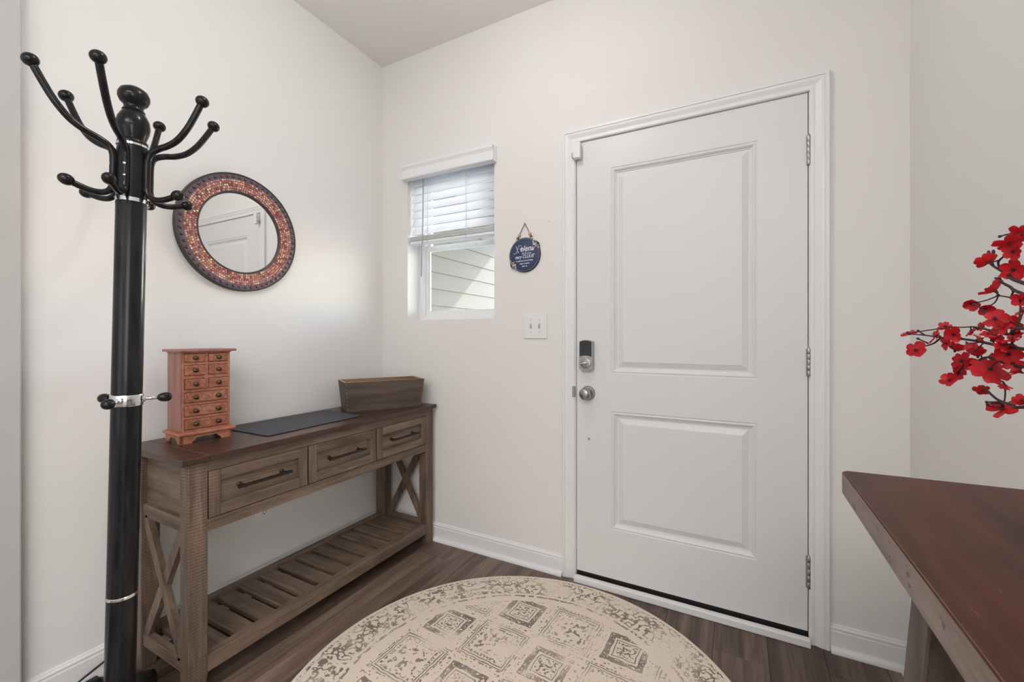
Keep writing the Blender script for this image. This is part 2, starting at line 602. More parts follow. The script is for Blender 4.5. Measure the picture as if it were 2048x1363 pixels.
def boxes(name, lst, mat, parent=None, local=False):
    bm = bmesh.new()
    for b_ in lst:
        bm_box(bm, *b_)
    return link(name, bm_to(bm, name), mat, parent, local)


def prism(name, poly, axis, a0, a1, mat, parent=None, local=False, bev=0.0):
    """extrude a 2D polygon along an axis. axis 'X': poly in (y,z); 'Y': (x,z); 'Z': (x,y)"""
    def p3(p, a):
        return {'X': (a, p[0], p[1]), 'Y': (p[0], a, p[1]), 'Z': (p[0], p[1], a)}[axis]
    bm = bmesh.new()
    A = [bm.verts.new(p3(p, a0)) for p in poly]
    B = [bm.verts.new(p3(p, a1)) for p in poly]
    n = len(poly)
    bm.faces.new(A)
    bm.faces.new(list(reversed(B)))
    for i in range(n):
        bm.faces.new([A[i], A[(i + 1) % n], B[(i + 1) % n], B[i]])
    if bev:
        bmesh.ops.bevel(bm, geom=bm.edges[:], offset=bev, segments=1, affect='EDGES')
    return link(name, bm_to(bm, name), mat, parent, local)


def beam(name, p, q, wdir, w, t, mat, parent=None, local=False, bev=0.0):
    """rectangular bar from p to q; w across in the plane of wdir, t in the remaining direction"""
    p, q = Vector(p), Vector(q)
    d = (q - p).normalized()
    n = d.cross(Vector(wdir)).normalized()      # thickness direction
    s = n.cross(d).normalized()
    bm = bmesh.new()
    R_ = []
    for e in (p, q):
        R_.append([bm.verts.new(e + s * a * w / 2 + n * c_ * t / 2) for a, c_ in ((-1, -1), (1, -1), (1, 1), (-1, 1))])
    bm.faces.new(R_[0])
    bm.faces.new(list(reversed(R_[1])))
    for i in range(4):
        bm.faces.new([R_[0][i], R_[0][(i + 1) % 4], R_[1][(i + 1) % 4], R_[1][i]])
    if bev:
        bmesh.ops.bevel(bm, geom=bm.edges[:], offset=bev, segments=1, affect='EDGES')
    return link(name, bm_to(bm, name), mat, parent, local)


def lathe_bm(bm, prof, n=32, mtx=None, closed=False):
    rings = []
    for r, h in prof:
        if r < 1e-6:
            v_ = bm.verts.new((0, 0, h))
            rings.append([v_])
        else:
            rings.append([bm.verts.new((r * math.cos(2 * PI * i / n), r * math.sin(2 * PI * i / n), h)) for i in range(n)])
    pairs = list(zip(rings[:-1], rings[1:]))
    if closed:
        pairs.append((rings[-1], rings[0]))
    for a, b_ in pairs:
        for i in range(n):
            j = (i + 1) % n
            if len(a) == 1 and len(b_) == 1:
                continue
            if len(a) == 1:
                bm.faces.new([a[0], b_[i], b_[j]])
            elif len(b_) == 1:
                bm.faces.new([a[i], b_[0], a[j]])
            else:
                bm.faces.new([a[i], b_[i], b_[j], a[j]])
    if mtx is not None:
        for rg in rings:
            for v_ in rg:
                v_.co = mtx @ v_.co


def lathe(name, prof, mat, parent=None, mtx=None, n=32, local=False, smooth=True, closed=False):
    bm = bmesh.new()
    lathe_bm(bm, prof, n, mtx, closed)
    me = bm_to(bm, name)
    o = link(name, me, mat, parent, local, smooth)
    if smooth:
        try:
            me.set_sharp_from_angle(angle=math.radians(40))
        except Exception:
            pass
    return o


def frame_to(d, origin=(0, 0, 0), up=(0, 0, 1)):
    """matrix taking local +Z to direction d, at origin"""
    d = Vector(d).normalized()
    q = d.to_track_quat('Z', 'Y')
    return Matrix.Translation(Vector(origin)) @ q.to_matrix().to_4x4()


def smooth_pts(pts, sub=6):
    """Catmull-Rom through the points"""
    P_ = [Vector(p) for p in pts]
    out = []
    for i in range(len(P_) - 1):
        p0 = P_[max(i - 1, 0)]
        p1, p2 = P_[i], P_[i + 1]
        p3 = P_[min(i + 2, len(P_) - 1)]
        for k in range(sub):
            t = k / sub
            out.append(0.5 * ((2 * p1) + (p2 - p0) * t + (2 * p0 - 5 * p1 + 4 * p2 - p3) * t * t
                              + (3 * p1 - p0 - 3 * p2 + p3) * t ** 3))
    out.append(P_[-1])
    return out


def tube_bm(bm, pts, rad, n=10, flat=None):
    pts = [Vector(p) for p in pts]
    if not isinstance(rad, (list, tuple)):
        rad = [rad] * len(pts)
    prev = None
    rings = []
    for i, p in enumerate(pts):
        d = (pts[min(i + 1, len(pts) - 1)] - pts[max(i - 1, 0)]).normalized()
        if prev is None:
            u = d.orthogonal().normalized()
        else:
            u = (prev - d * prev.dot(d)).normalized()
        prev = u
        w_ = d.cross(u)
        rings.append([bm.verts.new(p + (u * math.cos(2 * PI * k / n) + w_ * math.sin(2 * PI * k / n)) * rad[i]) for k in range(n)])
    for a, b_ in zip(rings[:-1], rings[1:]):
        for k in range(n):
            bm.faces.new([a[k], a[(k + 1) % n], b_[(k + 1) % n], b_[k]])
    bm.faces.new(list(reversed(rings[0])))
    bm.faces.new(rings[-1])


def tube(name, pts, rad, mat, parent=None, n=10, local=False):
    bm = bmesh.new()
    tube_bm(bm, pts, rad, n)
    return link(name, bm_to(bm, name), mat, parent, local, True)


def ball_prof(r, squash=1.0, n=12):
    return [(max(r * math.sin(PI * k / n), 0), -r * squash * math.cos(PI * k / n)) for k in range(n + 1)]


def copy_part(src, parent, loc=None, rot=None, scale=None):
    c_ = src.copy()
    COL.objects.link(c_)
    c_.parent = parent
    if loc is not None:
        c_.location = loc
    if rot is not None:
        c_.rotation_euler = rot
    if scale is not None:
        c_.scale = scale
    return c_


# ------------------------------------------------------------------ the room
XL, XR = -1.936, 0.523          # left and right wall
YD = 1.951                      # wall with the front door
ZC = 2.806                      # ceiling
XN, YN = -1.90, 0.4445           # nearer part of the left wall stands further in
XF, YO = 3.4, -0.3               # living room opens to the right behind the camera
YB = -4.0                       # end of the hall behind the camera
T = 0.12
WX0, WX1, WZ0, WZ1 = -1.735, -1.1405, 1.248, 2.11      # window opening
DX0, DX1, DZ0, DZ1 = -0.6836, 0.2304, 0.0413, 2.0737   # door slab
OX0, OX1, OZ1 = DX0 - 0.006, DX1 + 0.006, DZ1 + 0.005  # opening


def wall_with_holes(name, x0, x1, z0, z1, y0, y1, holes):
    """wall along X with rectangular openings (solid boxes joined to one mesh)"""
    xs = sorted({x0, x1, *[h[0] for h in holes], *[h[1] for h in holes]})
    zs = sorted({z0, z1, *[h[2] for h in holes], *[h[3] for h in holes]})
    bm = bmesh.new()
    vmap = {}

    def V(x, y, z):
        k = (round(x, 5), round(y, 5), round(z, 5))
        if k not in vmap:
            vmap[k] = bm.verts.new(k)
        return vmap[k]

    def solid(i, j):
        if i < 0 or j < 0 or i >= len(xs) - 1 or j >= len(zs) - 1:
            return False
        cx, cz = (xs[i] + xs[i + 1]) / 2, (zs[j] + zs[j + 1]) / 2
        return not any(h[0] < cx < h[1] and h[2] < cz < h[3] for h in holes)
    for i in range(len(xs) - 1):
        for j in range(len(zs) - 1):
            if not solid(i, j):
                continue
            a, b_, c_, d = xs[i], xs[i + 1], zs[j], zs[j + 1]
            bm.faces.new([V(a, y0, c_), V(b_, y0, c_), V(b_, y0, d), V(a, y0, d)])
            bm.faces.new([V(a, y1, c_), V(a, y1, d), V(b_, y1, d), V(b_, y1, c_)])
            if not solid(i - 1, j):
                bm.faces.new([V(a, y0, c_), V(a, y0, d), V(a, y1, d), V(a, y1, c_)])
            if not solid(i + 1, j):
                bm.faces.new([V(b_, y0, c_), V(b_, y1, c_), V(b_, y1, d), V(b_, y0, d)])
            if not solid(i, j - 1):
                bm.faces.new([V(a, y0, c_), V(a, y1, c_), V(b_, y1, c_), V(b_, y0, c_)])
            if not solid(i, j + 1):
                bm.faces.new([V(a, y0, d), V(b_, y0, d), V(b_, y1, d), V(a, y1, d)])
    return struct(link(name, bm_to(bm, name), 'wall_paint'))


wall_with_holes('wall_front', XL - T, XR + T, 0, ZC, YD, YD + 0.16,
                [(WX0, WX1, WZ0, WZ1), (OX0, OX1, 0, OZ1)])
struct(box('wall_left', (XL - T, XL), (YN - 0.1, YD), (0, ZC), 'wall_paint'))
struct(box('wall_left_near', (XL - T, XN), (YB, YN), (0, ZC), 'wall_paint_dimmed', bev=0.004, seg=2))
struct(box('wall_right', (XR, XR + T), (YO, YD), (0, ZC), 'wall_paint'))
struct(box('wall_living_front', (XR + T, XF), (YO, YO + T), (0, ZC), 'wall_paint'))
struct(box('wall_living_side', (XF, XF + T), (YB, YO + T), (0, ZC), 'wall_paint'))
struct(prism('ceiling', [(XL - T, YB - T), (XF + T, YB - T), (XF + T, YO + T), (XR + T, YO + T), (XR + T, YD + 0.16), (XL - T, YD + 0.16)], 'Z', ZC, ZC + 0.12, 'ceiling_paint'))
struct(box('wall_back', (XL - T, XF + T), (YB - T, YB), (0, ZC), 'wall_paint'))

# floor: base and vinyl planks, 0.18 m wide, running towards the door wall
floor = struct(prism('floor', [(XL - T, YB - T), (XF + T, YB - T), (XF + T, YO + T), (XR + T, YO + T), (XR + T, YD + 0.16), (XL - T, YD + 0.16)], 'Z', -0.12, -0.003, 'floor_gap'))
PW, PL = 0.18, 1.22
seam0 = -1.165
ends = {-2: 1.795, 4: 1.875, 8: 1.80}      # end joints that show in front of the door wall
bm = bmesh.new()
bm_box(bm, 0.0004, PW - 0.0004, 0.0005, PL - 0.0005, -0.008, 0.0)
bmesh.ops.bevel(bm, geom=[e for e in bm.edges if all(v_.co.z > -0.001 for v_ in e.verts)], offset=0.0012, segments=1, affect='EDGES')
plank_me = bm_to(bm, 'plank')
plank_me.materials.append(M('floor_plank'))
k0 = math.floor((XL - seam0) / PW)
for k in range(k0, 26):
    x = seam0 + k * PW
    xa, xb = max(x, XL), min(x + PW, XF)
    if xb - xa < 0.004:
        continue
    e = ends.get(k, rnd.uniform(0.4, 1.75))
    y = e + (PL if e + 0.0 < YD else 0)
    top = YD + 0.02 if x < XR else YO
    if x < XR < x + PW:
        xb = XR
    cuts = [e + PL * q for q in range(-6, 3)]
    for c0 in cuts:
        ya, yb = max(c0, YB), min(c0 + PL, top)
        if yb - ya < 0.01:
            continue
        full = abs((xb - xa) - PW) < 1e-6 and abs((yb - ya) - PL) < 1e-6
        if full:
            o = bpy.data.objects.new('plank', plank_me)
            COL.objects.link(o)
            o.parent = floor
        else:
            bm = bmesh.new()
            bm_box(bm, 0.0004, xb - xa - 0.0004, 0.0005, yb - ya - 0.0005, -0.008, 0.0)
            bmesh.ops.bevel(bm, geom=[e_ for e_ in bm.edges if all(v_.co.z > -0.001 for v_ in e_.verts)], offset=0.0012, segments=1, affect='EDGES')
            o = link('plank', bm_to(bm, 'plank'), 'floor_plank', floor)
        o.location = (xa, ya, 0)

# ---- baseboards with a moulded cap and a quarter-round shoe
BASE = [(0, 0), (0.012, 0), (0.012, 0.072), (0.0095, 0.0765), (0.0095, 0.080), (0.0125, 0.083), (0.0115, 0.0865),
        (0.006, 0.0895), (0.0055, 0.0935), (0.003, 0.0958), (0, 0.0958)]
SHOE = [(0.012, 0), (0.030, 0), (0.0295, 0.006), (0.027, 0.012), (0.022, 0.0165), (0.012, 0.019)]


def baseboard(name, p, q, out):
    """from p to q along a wall, profile offset along out"""
    p, q, out = Vector((*p, 0)), Vector((*q, 0)), Vector((*out, 0))
    objs = []
    for prof, nm in ((BASE, name), (SHOE, 'shoe_molding')):
        bm = bmesh.new()
        A = [bm.verts.new(p + out * a + Vector((0, 0, h))) for a, h in prof]
        B = [bm.verts.new(q + out * a + Vector((0, 0, h))) for a, h in prof]
        n = len(prof)
        bm.faces.new(A)
        bm.faces.new(list(reversed(B)))
        for i in range(n):
            bm.faces.new([A[i], A[(i + 1) % n], B[(i + 1) % n], B[i]])
        objs.append(link(nm, bm_to(bm, nm), 'trim_paint', objs[0] if objs else None))
    struct(objs[0])
    return objs[0]


CX0, CX1, CZ1 = -0.7525, 0.2985, 2.1355       # outer edges of the door casing
baseboard('baseboard_front_left', (XL, YD), (CX0, YD), (0, -1))
baseboard('baseboard_front_right', (CX1, YD), (XR, YD), (0, -1))
baseboard('baseboard_left', (XL, YN), (XL, YD - 0.03), (1, 0))
baseboard('baseboard_right', (XR, YO), (XR, YD - 0.03), (-1, 0))
baseboard('baseboard_near', (XN, YB), (XN, YN), (1, 0))

# ---- door casing: one moulded profile swept up, over and down (mitred)
CAS = [(0.0, 0.0), (0.0, 0.009), (0.004, 0.0115), (0.013, 0.0115), (0.0145, 0.0095), (0.019, 0.0095), (0.026, 0.0125), (0.036, 0.0165),
       (0.0445, 0.0175), (0.0455, 0.0155), (0.0475, 0.0155), (0.0485, 0.019), (0.058, 0.019), (0.0615, 0.016), (0.0625, 0.0)]
bm = bmesh.new()
IX0, IX1, IZ1 = CX0 + 0.0625, CX1 - 0.0625, CZ1 - 0.0585
rows = []
for s, h in CAS:
    path = [(IX0 - s, 0.0), (IX0 - s, IZ1 + s * 0.94), (IX1 + s, IZ1 + s * 0.94), (IX1 + s, 0.0)]
    rows.append([bm.verts.new((x, YD - h, z)) for x, z in path])
for a, b_ in zip(rows[:-1], rows[1:]):
    for i in range(3):
        bm.faces.new([a[i], a[i + 1], b_[i + 1], b_[i]])
for i in range(3):
    bm.faces.new([rows[-1][i], rows[-1][i + 1], rows[0][i + 1], rows[0][i]])
bm.faces.new([r_[0] for r_ in rows])
bm.faces.new([r_[3] for r_ in reversed(rows)])
casing = struct(link('trim_1', bm_to(bm, 'trim_1'), 'trim_paint'))
# jamb with stop, just inside the casing
jx0, jx1 = OX0, OX1
boxes('jamb', [(jx0 - 0.002, jx0 + 0.003, YD - 0.001, YD + 0.15, 0, OZ1), (jx1 - 0.003, jx1 + 0.002, YD - 0.001, YD + 0.15, 0, OZ1),
               (jx0 + 0.003, jx1 - 0.003, YD - 0.001, YD + 0.15, OZ1 - 0.003, OZ1 + 0.002),
               (jx0, jx0 + 0.012, YD + 0.05, YD + 0.09, 0, OZ1), (jx1 - 0.012, jx1, YD + 0.05, YD + 0.09, 0, OZ1),
               (jx0 + 0.012, jx1 - 0.012, YD + 0.05, YD + 0.09, OZ1 - 0.012, OZ1 - 0.003)], 'trim_paint', casing)
# strike plate in the jamb beside the knob
box('strike_plate', (jx0 - 0.0135, jx0 + 0.001), (YD - 0.0125, YD + 0.012), (0.864, 0.917), 'hinge_steel', casing, 0.001)

# ---- threshold: white strip before a dark bronze sill
thr = struct(box('trim_2', (DX0 - 0.003, DX1 + 0.006), (YD - 0.042, YD - 0.016), (0, 0.030), 'trim_paint', bev=0.004, seg=2))
boxes('sill_plate', [(DX0 - 0.003, DX1 + 0.003, YD - 0.016, YD + 0.11, 0.0, 0.018), (DX0 - 0.003, DX1 + 0.003, YD - 0.010, YD - 0.004, 0.018, 0.024)],
      'threshold_bronze', thr)

# ---- door with two moulded panels
PANELS = [(-0.5192, 0.0665, 0.9828, 1.9296), (-0.5192, 0.0665, 0.267, 0.8096)]
RING = [(0.0, 0.0), (0.003, 0.0028), (0.006, 0.0028), (0.010, 0.0005), (0.014, 0.0025), (0.020, 0.0095), (0.0235, 0.0105), (0.0245, 0.0135), (0.031, 0.0135),
        (0.055, 0.0030)]
bm = bmesh.new()
xs = [DX0, PANELS[0][0], PANELS[0][1], DX1]
zs = [DZ0, PANELS[1][2], PANELS[1][3], PANELS[0][2], PANELS[0][3], DZ1]
g = [[bm.verts.new((x, YD, z)) for x in xs] for z in zs]
for j in range(5):
    for i in range(3):
        if i == 1 and j in (1, 3):
            continue
        bm.faces.new([g[j][i], g[j][i + 1], g[j + 1][i + 1], g[j + 1][i]])
for pj in (1, 3):
    prev = [g[pj][1], g[pj][2], g[pj + 1][2], g[pj + 1][1]]
    x0, x1, z0, z1 = xs[1], xs[2], zs[pj], zs[pj + 1]
    for s, d in RING[1:]:
        cur = [bm.verts.new(p) for p in ((x0 + s, YD + d, z0 + s), (x1 - s, YD + d, z0 + s), (x1 - s, YD + d, z1 - s), (x0 + s, YD + d, z1 - s))]
        for i in range(4):
            bm.faces.new([prev[i], prev[(i + 1) % 4], cur[(i + 1) % 4], cur[i]])
        prev = cur
    bm.faces.new(prev)
# edges and back of the slab
bk = [bm.verts.new(p) for p in ((DX0, YD + 0.044, DZ0), (DX1, YD + 0.044, DZ0), (DX1, YD + 0.044, DZ1), (DX0, YD + 0.044, DZ1))]
bm.faces.new(list(reversed(bk)))
bm.faces.new([*g[0], bk[1], bk[0]])
bm.faces.new([bk[3], bk[2], *reversed(g[5])])
bm.faces.new([bk[0], bk[3], *[g[j][0] for j in range(5, -1, -1)]])
bm.faces.new([*[g[j][3] for j in range(6)], bk[2], bk[1]])
door = struct(link('door_1', bm_to(bm, 'door_1'), 'door_paint'))
# dark weather sweep at the bottom edge
box('door_sweep', (DX0 + 0.002, DX1 - 0.002), (YD + 0.006, YD + 0.040), (0.019, DZ0), 'rubber_black', door)
# weatherstrip showing as the dark line round the slab
boxes('weatherstrip', [(OX0 + 0.003, DX0 - 0.0003, YD + 0.012, YD + 0.04, 0.03, OZ1), (DX1 + 0.0003, OX1 - 0.003, YD + 0.012, YD + 0.04, 0.03, OZ1),
                       (DX0, DX1, YD + 0.012, YD + 0.04, DZ1 + 0.0003, OZ1 - 0.003)], 'rubber_black', door)

for zz in ((1.800, 1.911), (1.004, 1.108), (0.206, 0.327)):
    h = (zz[1] - zz[0])
    hg = lathe('hinge', [(0, 0), (0.0065, 0), (0.0065, h), (0, h)], 'hinge_steel', door,
               Matrix.Translation((DX1 + 0.003, YD - 0.005, zz[0])), 14)
    for q in range(5):
        lathe('hinge_knuckle', [(0.0066, 0), (0.0074, 0.0012), (0.0074, h / 5 - 0.0022), (0.0066, h / 5 - 0.001)], 'hinge_steel', hg,
              Matrix.Translation((DX1 + 0.003, YD - 0.005, zz[0] + q * h / 5 + 0.0005)), 14)
    lathe('hinge_pin', [(0, 0), (0.0052, 0), (0.0045, 0.003), (0.002, 0.005), (0, 0.0052)], 'hinge_steel', hg,
          Matrix.Translation((DX1 + 0.003, YD - 0.005, zz[1])), 12)
    box('hinge_leaf', (DX1 - 0.006, DX1 + 0.0065), (YD - 0.0015, YD + 0.002), (zz[0] + 0.001, zz[1] - 0.001), 'hinge_steel', hg)

# knob with round rose
KX, KZ = -0.6275, 0.887
my = frame_to((0, -1, 0), (KX, YD, KZ))
rose = lathe('door_knob', [(0, 0), (0.0345, 0), (0.0345, 0.004), (0.031, 0.0085), (0.016, 0.010), (0.0135, 0.014), (0.0125, 0.024), (0.015, 0.030),
                           (0.0235, 0.036), (0.0275, 0.045), (0.0275, 0.052), (0.023, 0.060), (0.015, 0.0645), (0, 0.0655)], 'satin_nickel', door, my, 36)
lathe('knob_button', [(0, 0.0655), (0.0065, 0.0655), (0.006, 0.0675), (0, 0.068)], 'satin_nickel', rose, my, 16)
lathe('rose_screw', [(0, 0.0075), (0.003, 0.0075), (0.003, 0.0088), (0, 0.009)], 'black_slot', rose,
      frame_to((0, -1, 0), (KX + 0.024, YD, KZ + 0.006)), 10)
# electronic deadbolt: nickel body with arched top, black keypad, thumb turn
LX0, LX1, LZ0, LZ1 = -0.6625, -0.598, 0.997, 1.135
arch = [(LX0, LZ0 + 0.006)]
for k in range(9):
    t = k / 8
    arch.append((LX0 + (LX1 - LX0) * t, LZ0 + 0.006 - 0.0085 * math.sin(PI * t)))
arch.append((LX1, LZ0 + 0.006))
for k in range(9):
    t = 1 - k / 8
    arch.append((LX0 + (LX1 - LX0) * t, LZ1 - 0.006 + 0.0085 * math.sin(PI * t)))
arch = arch[1:10] + arch[11:]
lock = prism('electronic_lock', arch, 'Y', YD - 0.030, YD, 'satin_nickel', door)
kp = [(LX0 + 0.004, LZ0 + 0.062), (LX0 + 0.018, LZ0 + 0.0665), (LX0 + 0.0325, LZ0 + 0.068), (LX0 + 0.047, LZ0 + 0.0665), (LX1 - 0.004, LZ0 + 0.062),
      (LX1 - 0.004, LZ1 - 0.007), (LX0 + 0.047, LZ1 - 0.0015), (LX0 + 0.0325, LZ1 - 0.0003), (LX0 + 0.018, LZ1 - 0.0015), (LX0 + 0.004, LZ1 - 0.007)]
prism('lock_cover', kp, 'Y', YD - 0.0325, YD - 0.0298, 'keypad_black', lock)
lathe('turn_ring', [(0.0, 0.0), (0.025, 0.0), (0.0245, 0.003), (0.021, 0.004), (0.0, 0.0045)], 'satin_nickel', lock,
      frame_to((0, -1, 0), ((LX0 + LX1) / 2, YD - 0.0298, LZ0 + 0.031)), 28)
bm = bmesh.new()
bm_box(bm, -0.027, 0.018, -0.0065, 0.0065, 0, 0.019)
for v_ in bm.verts:
    if v_.co.x < 0:
        v_.co.y *= 0.5
    if v_.co.z > 0.01:
        v_.co.x *= 0.85
bmesh.ops.bevel(bm, geom=bm.edges[:], offset=0.0035, segments=3, affect='EDGES')
tt = link('thumb_turn', bm_to(bm, 'thumb_turn'), 'chrome', lock, smooth=True)
tt.matrix_local = Matrix.Translation(((LX0 + LX1) / 2, YD - 0.033, LZ0 + 0.031)) @ Matrix.Rotation(PI / 2, 4, 'X') @ Matrix.Rotation(0.2, 4, 'Z')
lathe('lock_sensor_dot', [(0, 0), (0.003, 0), (0.0025, 0.0012), (0, 0.0015)], 'plastic_white', lock,
      frame_to((0, -1, 0), ((LX0 + LX1) / 2, YD - 0.030, LZ0 + 0.0605)), 10)
# small bumper screw lower on the door
lathe('door_bumper', [(0, 0), (0.0055, 0), (0.005, 0.003), (0.003, 0.007), (0, 0.008)], 'satin_nickel', door, frame_to((0, -1, 0), (-0.6235, YD, 0.672)), 12)

# contact sensor on the casing and its magnet tab
sn = empty('door_sensor', (-0.672, YD - 0.02, 1.99), 0, 'white contact sensor box on the top left corner of the door casing', 'sensor')
box('sensor_body', (-0.690, -0.655), (YD - 0.040, YD - 0.0115), (1.991, 2.066), 'plastic_white', sn, 0.0035, seg=2)
box('sensor_clip', (-0.701, -0.690), (YD - 0.030, YD - 0.0115), (2.000, 2.022), 'plastic_grey', sn, 0.002)

# ------------------------------------------------------------------ window
FY = YD + 0.105                 # inner face of the vinyl frame
win = struct(boxes('window_1', [(WX0, WX0 + 0.042, FY, FY + 0.055, WZ0, WZ1), (WX1 - 0.042, WX1, FY, FY + 0.055, WZ0, WZ1),
                                (WX0 + 0.042, WX1 - 0.042, FY, FY + 0.055, WZ0, WZ0 + 0.036), (WX0 + 0.042, WX1 - 0.042, FY, FY + 0.055, WZ1 - 0.036, WZ1)], 'vinyl_white'))
for nm, z0, z1, yy in (('lower_sash', WZ0 + 0.036, 1.70, FY + 0.012), ('upper_sash', 1.68, WZ1 - 0.036, FY + 0.032)):
    a, b_ = WX0 + 0.042, WX1 - 0.042
    w_ = 0.024
    top = 0.032
    s_ = boxes(nm, [(a, a + w_, yy, yy + 0.02, z0, z1), (b_ - w_, b_, yy, yy + 0.02, z0, z1), (a + w_, b_ - w_, yy, yy + 0.02, z0, z0 + w_),
                    (a + w_, b_ - w_, yy, yy + 0.02, z1 - top, z1)], 'vinyl_white', win)
    box('window_pane', (a + w_ - 0.002, b_ - w_ + 0.002), (yy + 0.009, yy + 0.012), (z0 + w_ - 0.002, z1 - top + 0.002), 'window_glass', s_)
# thin dark gasket at the left of the lower pane
box('gasket', (WX0 + 0.0665, WX0 + 0.0700), (FY + 0.0135, FY + 0.0185), (WZ0 + 0.062, 1.668), 'plastic_grey', win)
for q in (-1.50, -1.33):
    lathe('sash_screw', [(0, 0), (0.003, 0), (0.002, 0.002), (0, 0.002)], 'plastic_grey', win, frame_to((0, -1, 0), (q, FY + 0.012, 1.684)), 8)

# ---- faux-wood blind, raised half way
bl = empty('window_blind', ((WX0 + WX1) / 2, YD + 0.03, 1.70), 0, 'white slatted window blind raised half way above the clear pane', 'blind')
VX0, VX1 = -1.742, -1.124
val = [(YD - 0.001, 2.068), (YD - 0.045, 2.068), (YD - 0.047, 2.072), (YD - 0.047, 2.080), (YD - 0.041, 2.083), (YD - 0.041, 2.120), (YD - 0.044, 2.126),
       (YD - 0.049, 2.136), (YD - 0.049, 2.147), (YD - 0.001, 2.147)]
prism('valance', val, 'X', VX0, VX1, 'vinyl_white', bl)
BX0, BX1 = WX0 + 0.008, WX1 - 0.010
BY = YD + 0.038
# each slat: thin, gently curved board tilted so that the room side hangs low
bm = bmesh.new()
W2, TH = 0.0255, 0.0026
tilt = math.radians(-71)
prev = None
sec = []
for k in range(6):
    t = -1 + 2 * k / 5
    u, c_ = t * W2, 0.0022 * (1 - t * t)
    sec.append((u, c_ + TH / 2))
for k in range(5, -1, -1):
    t = -1 + 2 * k / 5
    sec.append((t * W2, 0.0022 * (1 - t * t) - TH / 2))
secr = [(u * math.cos(tilt) - h * math.sin(tilt), u * math.sin(tilt) + h * math.cos(tilt)) for u, h in sec]
# u runs +Y; tilt turns the outdoor edge down... mirrored so that the indoor edge is the low one
secr = [(-y, z) for y, z in secr]
A = [bm.verts.new((BX0, y, z)) for y, z in secr]
B = [bm.verts.new((BX1, y, z)) for y, z in secr]
bm.faces.new(A)
bm.faces.new(list(reversed(B)))
for i in range(len(secr)):
    bm.faces.new([A[i], A[(i + 1) % len(secr)], B[(i + 1) % len(secr)], B[i]])
slat_me = bm_to(bm, 'slat')
slat_me.materials.append(M('blind_slat'))
zt = 1.757 + 0.0235
for k in range(7):
    o = bpy.data.objects.new('slat', slat_me)
    COL.objects.link(o)
    adopt(o, bl)
    o.location = (0, BY, zt + 0.0472 * k)
# gathered slats lying flat on the bottom rail
bm = bmesh.new()
bm_box(bm, BX0, BX1, -W2, W2, -0.0014, 0.0014)
flat_me = bm_to(bm, 'slat_flat')
flat_me.materials.append(M('vinyl_white'))
for k in range(5):
    o = bpy.data.objects.new('slat', flat_me)
    COL.objects.link(o)
    adopt(o, bl)
    o.location = (0, BY, 1.7195 + 0.0052 * k)
box('bottom_rail', (BX0, BX1), (BY - W2, BY + W2), (1.697, 1.715), 'vinyl_white', bl, 0.003)
for cx in (-1.598, -1.330):
    for cy in (BY - 0.0275, BY + 0.0275):
        tube('ladder_cord', [(cx, cy, 2.07), (cx, cy, 1.70)], 0.0009, 'cord_white', bl, 6)
    bx = []
    for k in range(7):
        zz = zt + 0.0472 * k
    tube('lift_cord', [(cx + 0.006, BY - 0.029, 2.07), (cx + 0.006, BY - 0.029, 1.698)], 0.0011, 'cord_white', bl, 6)
tube('tilt_wand', [(-1.618, YD + 0.0015, 2.066), (-1.622, YD + 0.0005, 1.80), (-1.628, YD - 0.004, 1.50)], [0.0035, 0.0038, 0.0042], 'wand_grey', bl, 8)
tube('pull_cord', [(-1.630, YD - 0.004, 1.50), (-1.634, YD + 0.008, 1.40), (-1.636, YD + 0.012, 1.285)], 0.0012, 'cord_white', bl, 6)

# ------------------------------------------------------------------ outdoors: neighbouring wing with lap siding, porch roof, ground
SX = -2.86
ext = struct(box('wall_outside', (SX - 0.15, SX - 0.012), (2.3, 9.0), (-0.3, 3.1), 'siding_paint'))
bm = bmesh.new()
poly = [(0.0, 0.0), (0.011, 0.0), (0.0, 0.19)]
y0, y1 = 2.3, 9.0
A = [bm.verts.new((SX - 0.012 + p[0] + 0.0, y0, p[1])) for p in poly]
B = [bm.verts.new((SX - 0.012 + p[0] + 0.0, y1, p[1])) for p in poly]
bm.faces.new(A)
bm.faces.new(list(reversed(B)))
for i in range(3):
    bm.faces.new([A[i], A[(i + 1) % 3], B[(i + 1) % 3], B[i]])
sid_me = bm_to(bm, 'siding_board')
sid_me.materials.append(M('siding_paint'))
for k in range(18):
    o = bpy.data.objects.new('siding_board', sid_me)
    COL.objects.link(o)
    o.parent = ext
    o.location = (0, 0, 1.481 - 0.1785 * 9 + 0.1785 * k)
porch = struct(box('porch_ceiling', (SX, 6.5), (YD + 0.16, 5.52), (2.75, 2.86), 'soffit'))
struct(box('porch_ground', (SX - 0.15, 8.0), (YD + 0.16, 14.0), (-0.4, -0.1), 'concrete'))

# ------------------------------------------------------------------ ceiling lamp above the frame, and an added fill lamp in the hall
def ceiling_lamp(x, y, label, glass, r):
    t = empty('ceiling_lamp', (x, y, ZC), 0, label, 'lamp')
    lathe('lamp_canopy', [(0, 0), (0.065, 0), (0.065, -0.010), (0.05, -0.024), (0.014, -0.030), (0.010, -0.11), (0.032, -0.115), (0.036, -0.130), (0, -0.130)], 'satin_nickel', t, n=36, local=True)
    lathe('lamp_globe', [(0.030, -0.126)] + [(r * math.sin(PI * k / 14), -0.118 - r + r * math.cos(PI * k / 14)) for k in range(4, 14)] + [(0, -0.118 - 2 * r)], glass, t, n=36, local=True)
    return t


ceiling_lamp(-0.74, 0.95, 'ceiling lamp with a glowing round glass globe above the round rug', 'lamp_glass', 0.06)
ceiling_lamp(-0.60, -1.70, 'added fill lamp with a glowing round glass globe over the hall behind the camera', 'lamp_glass_fill', 0.06)  # unseen lamp, put in to fill the room with light

